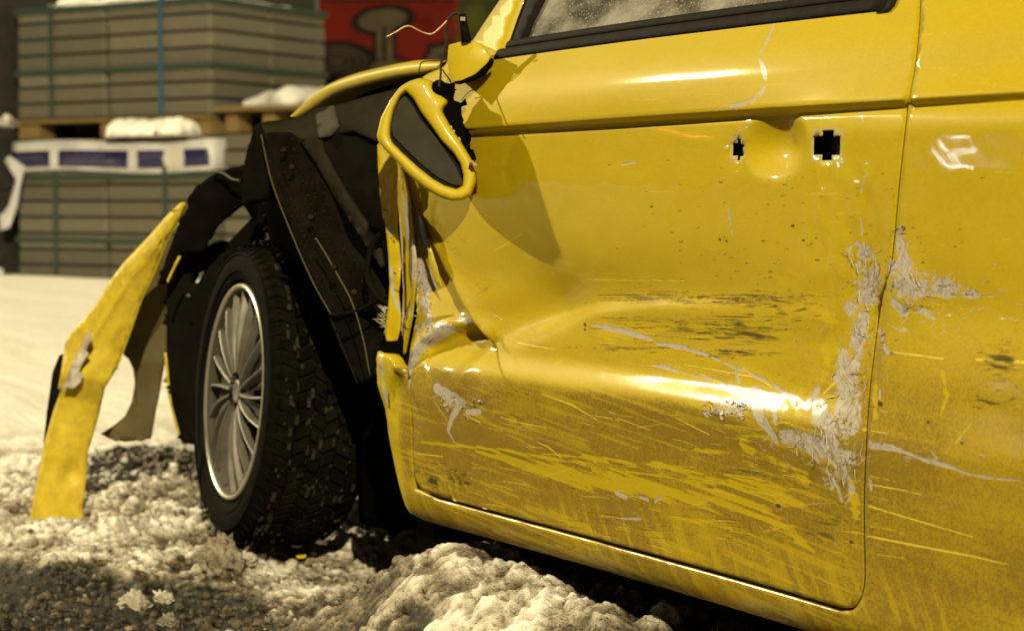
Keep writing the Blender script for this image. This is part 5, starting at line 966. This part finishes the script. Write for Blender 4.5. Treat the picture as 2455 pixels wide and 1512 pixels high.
c = K0+dL*.62-dR*.02; snow_pad('snow_pile', 'rounded snow on the ledge between the two slab stacks', (c[0], c[1], 1.34), dL*.56, dR*.16, .15, 3)
# stack to the right, partly hidden by the car, with snow on it
K1 = K0+dR*.55-dL*.75
sidep = block_pallet(K0+dR*.10-dL*1.10, 0.0, 9, 'pale grey stack of slabs right of the wrapped stack behind the car', .150, pal=False, lw=1.05, rw=1.9, vs=(), hs=())
b = MB()
palt = thing('wooden_pallet', 'empty wooden pallet on the pale stack below a ridge of snow', 'pallet', K0+dR*.10-dL*1.10+np.array([0, 0, 1.355]))
bs_ = K0+dR*.10-dL*1.10
for k in range(4):
    c = bs_+dR*(.10+k*.55)+dL*.52; o = bpy.data.objects.new('pallet_board', bpy.data.meshes['pallet_board_mesh']); COL.objects.link(o); o.parent = palt; oriented(o, (c[0], c[1], 1.56), dL*.52, dR*.22, np.array([0, 0, .02]), palt)
for k in range(4):
    for j in range(3):
        c = bs_+dR*(.10+k*.55)+dL*(.1+j*.42); o = bpy.data.objects.new('pallet_foot', bpy.data.meshes['pallet_board_mesh']); COL.objects.link(o); o.parent = palt; oriented(o, (c[0], c[1], 1.445), dL*.07, dR*.10, np.array([0, 0, .088]), palt)
c = bs_+dL*.53+dR*.95; snow_pad('snow_pile', 'bright ridge of snow on the wooden pallet left of the bonnet edge', (c[0], c[1], 1.56), dL*.53, dR*.95, .20, 7)
# stack cut off by the left edge
K2 = K0+dL*(LW+.13)-dR*.15
m_dark = M('dark_shrouded', (.035, .032, .028), .8, n_scale=4, col2=(.015, .014, .012), bump=.02, b_scale=5)
t = thing('covered_stack', 'dark covered stack cut off by the left edge of the picture', 'stack', (K2[0], K2[1], 0))
def dbox(z0_, z1_, mt, nm, grow=0): b = MB(); c = K2+dL*.6+dR*.9; b.box((c[0], c[1], (z0_+z1_)/2), dL*(.6+grow), dR*(.9+grow), (0, 0, (z1_-z0_)/2)); return b.build(nm, mt, t, smooth=False)
dbox(0, .85, m_dark, 'dark_crate'); dbox(.87, 1.45, m_dark, 'tarp_cover', .02); dbox(1.47, 2.6, m_dark, 'upper_bundle', -.02)
c = K2+dL*.45+dR*.2; snow_pad('snow_pile', 'snow on the dark stack at the left edge', (c[0], c[1], 1.47), dL*.5, dR*.3, .16, 9)
c = K2+dL*.3-dR*.2; snow_pad('snow_pile', 'low snow heap at the foot of the dark stack', (c[0], c[1], 0.0), dL*.4, dR*.3, .22, 12)
c = K0+dL*1.2+dR*.88; snow_pad('snow_pile', 'thin snow lying on top of the upper slab stack', (c[0], c[1], 1.33+.185+7*.15+.01), dL*.95, dR*.84, .10, 15)

# ------------------------------------------------------------------ two small lamps of the emergency crew, seen only as reflections in the paint
def crew_lamp(px, py, dist, size, col, strength, name, label, tiltn=(0, 0, 0)):
    P = hit([px], [py])[0]; e = .004; nx_ = (surfY(P[0]+e, P[2])-surfY(P[0]-e, P[2]))/(2*e); nz_ = (surfY(P[0], P[2]+e)-surfY(P[0], P[2]-e))/(2*e); n_ = np.array([float(nx_), -1, float(nz_)]); n_ /= np.linalg.norm(n_)
    v = P-CAM; v /= np.linalg.norm(v); r_ = v-2*(v@n_)*n_; c = P+r_*dist; t = thing(name, label, 'lamp', (c[0], c[1], 0), 'crew lamps by the road')
    z = -Vector(r_); x = z.cross(Vector((0, 0, 1))).normalized(); y = z.cross(x); b = MB(); b.box(c-r_*-.06, np.array(x)*size*1.25, np.array(y)*size*.6, r_*.05); b.build('lamp_housing', m_black, t, smooth=False)
    b = MB(); [b.box(c+np.array(x)*size*(k_-1.5)*.62+np.array(y)*size*.35*(k_-1.5), np.array(x)*size*.22, np.array(y)*size*.2, r_*.004) for k_ in range(4)]; em = bpy.data.materials.new(name+'_lens'); em.use_nodes = True; q = em.node_tree.nodes['Principled BSDF']; q.inputs['Emission Color'].default_value = (*col, 1); q.inputs['Emission Strength'].default_value = strength; b.build('lamp_lens', em, t, smooth=False)
    b = MB(); b.tube([(c[0], c[1]-.0, 0), (c[0], c[1], c[2]-.1)], .02, 8); b.build('lamp_stand', m_black, t)
crew_lamp(2300, 400, 5, .055, (.75, .9, 1), 170, 'flood_lamp', 'white flood lamp of the rescue crew standing by the road')
crew_lamp(1890, 436, 6, .05, (1, .12, .03), 60, 'hazard_lamp', 'red hazard lamp standing by the road, nearer the car')
crew_lamp(1655, 330, 7.5, .06, (1, .18, .05), 90, 'hazard_lamp', 'red hazard lamp standing by the road, farther from the car')

# ------------------------------------------------------------------ painted wall behind
gw, gh = 760, 420; yy, xx = np.mgrid[0:gh, 0:gw].astype(float); yy = gh-1-yy    # image rows run upwards; yy counts down from the top
G = np.zeros((gh, gw, 3)); wob = (fbm(xx/30, yy/30, 3, 80)-.5)*9
def ell(cx_, cy_, rx_, ry_, rot=0):
    c_, s_ = math.cos(rot), math.sin(rot); dx = xx-cx_; dy = yy-cy_; return np.hypot((dx*c_+dy*s_)/rx_, (-dx*s_+dy*c_)/ry_)*min(rx_, ry_)-min(rx_, ry_)+wob*.4
def rectd(x0, x1, y0, y1, r_=0): return np.maximum(np.maximum(x0-xx, xx-x1), np.maximum(y0-yy, yy-y1))-r_+wob*.4
def paint(d, col, soft=2.5): global G; a = sst(soft, -soft, d)[..., None]; G = G*(1-a)+np.array(col)*a
SXW = 1.0   # one image pixel is one measured pixel; the wall begins at 768, 0
G[:] = (.30, .035, .022)
paint(rectd(-20, 330, -80, 6), (.07, .02, .015), 5)
tee = np.minimum(ell(151, 50, 66, 30, -.12), rectd(132, 178, 60, 145)); base_ = np.minimum(ell(166, 190, 72, 50), tee)
lob = np.minimum(np.minimum(ell(40, 150, 92, 46), ell(90, 210, 60, 60)), rectd(-20, 30, 130, 400)); rob = np.minimum(ell(305, 170, 62, 66), rectd(260, 330, 110, 330))
allb = np.minimum(np.minimum(base_, lob), rob)
paint(allb-5, (.030, .026, .024), 3); paint(np.minimum(rectd(-20, 330, 220, 420), 99), (.04, .032, .03), 4)
paint(base_+4, (.20, .155, .10), 3); paint(lob+6, (.15, .105, .07), 3); paint(rob+6, (.19, .14, .10), 3)
paint(rectd(150, 159, 66, 150), (.05, .045, .035), 3)
for k in range(4): paint(np.abs(ell(40, 150, 80-18*k, 38-10*k))-2.5, (.04, .034, .028), 2.5)
for k in range(3): paint(rectd(285, 345, 132+k*24, 139+k*24, 1), (.04, .034, .028), 3)
paint(rectd(-20, 60, 175, 420), (.022, .02, .028), 6); paint(ell(50, 215, 8, 22), (.30, .20, .09), 4)
gr = sst(318, 332, xx+wob*.5+yy*.12-10)[..., None]; G = G*(1-gr)+np.array((.11, .12, .055))*gr; paint(np.abs(xx-325-yy*.05)-4, (.28, .09, .02), 4)
for k in range(5): paint(ell(370+k*55, 40+37*(k % 3), 26, 30), ((.16, .17, .04), (.05, .055, .03), (.22, .20, .07))[k % 3], 8)
G = G*(.16+.26*fbm(xx/60, yy/60, 4, 83))[..., None]
A = np.ones((gh, gw, 4), np.float32); A[..., :3] = np.clip(G, 0, 1); ig = bpy.data.images.new('wall_painting', gw, gh); ig.colorspace_settings.name = 'Non-Color'; ig.pixels.foreach_set(np.ascontiguousarray(A).ravel()); ig.update()
wz = 21.0; wb = CAM+_h*wz; wb[2] = 0; s_ = wz/F
x0w = (768-CXP)*s_; x1w = (768+gw-CXP)*s_; ztop = at(768, 0, 'D', wz)[2]; z1w = ztop-gh*s_
def wp(x, z, d=0): p = wb+RGT*x+_h*d; return (p[0], p[1], z)
wall = thing('graffiti_wall', 'red wall with spray painted lettering seen above the bonnet', 'wall', wp(x0w, 0))
mk('painted_face', [wp(x0w, z1w), wp(x1w, z1w), wp(x1w, ztop), wp(x0w, ztop)], [(0, 1, 2, 3)], img_mat('wall_paint', ig, .7), wall, smooth=False, uv=[(0, 0), (1, 0), (1, 1), (0, 1)])
b = MB(); b.box(np.array(wp((x0w+x1w)/2+1.5, 2.0, .14)), RGT*((x1w-x0w)/2+1.5), _h*.13, (0, 0, 2.0)); b.build('wall_body', M('wall_render', (.10, .035, .02), .8, n_scale=2, col2=(.05, .03, .02)), wall, smooth=False)
# site beyond the stacks: a dark hoarding closes the view between them
hb = MB(); hb.box(np.array(wp(-6.2, 1.6, 1.5)), RGT*3.9, _h*.05, (0, 0, 1.6)); tag(hb.build('site_hoarding', M('hoarding', (.02, .018, .015), .8, n_scale=3, col2=(.012, .01, .008)), None, smooth=False), 'dark hoarding behind the slab stacks', 'hoarding')
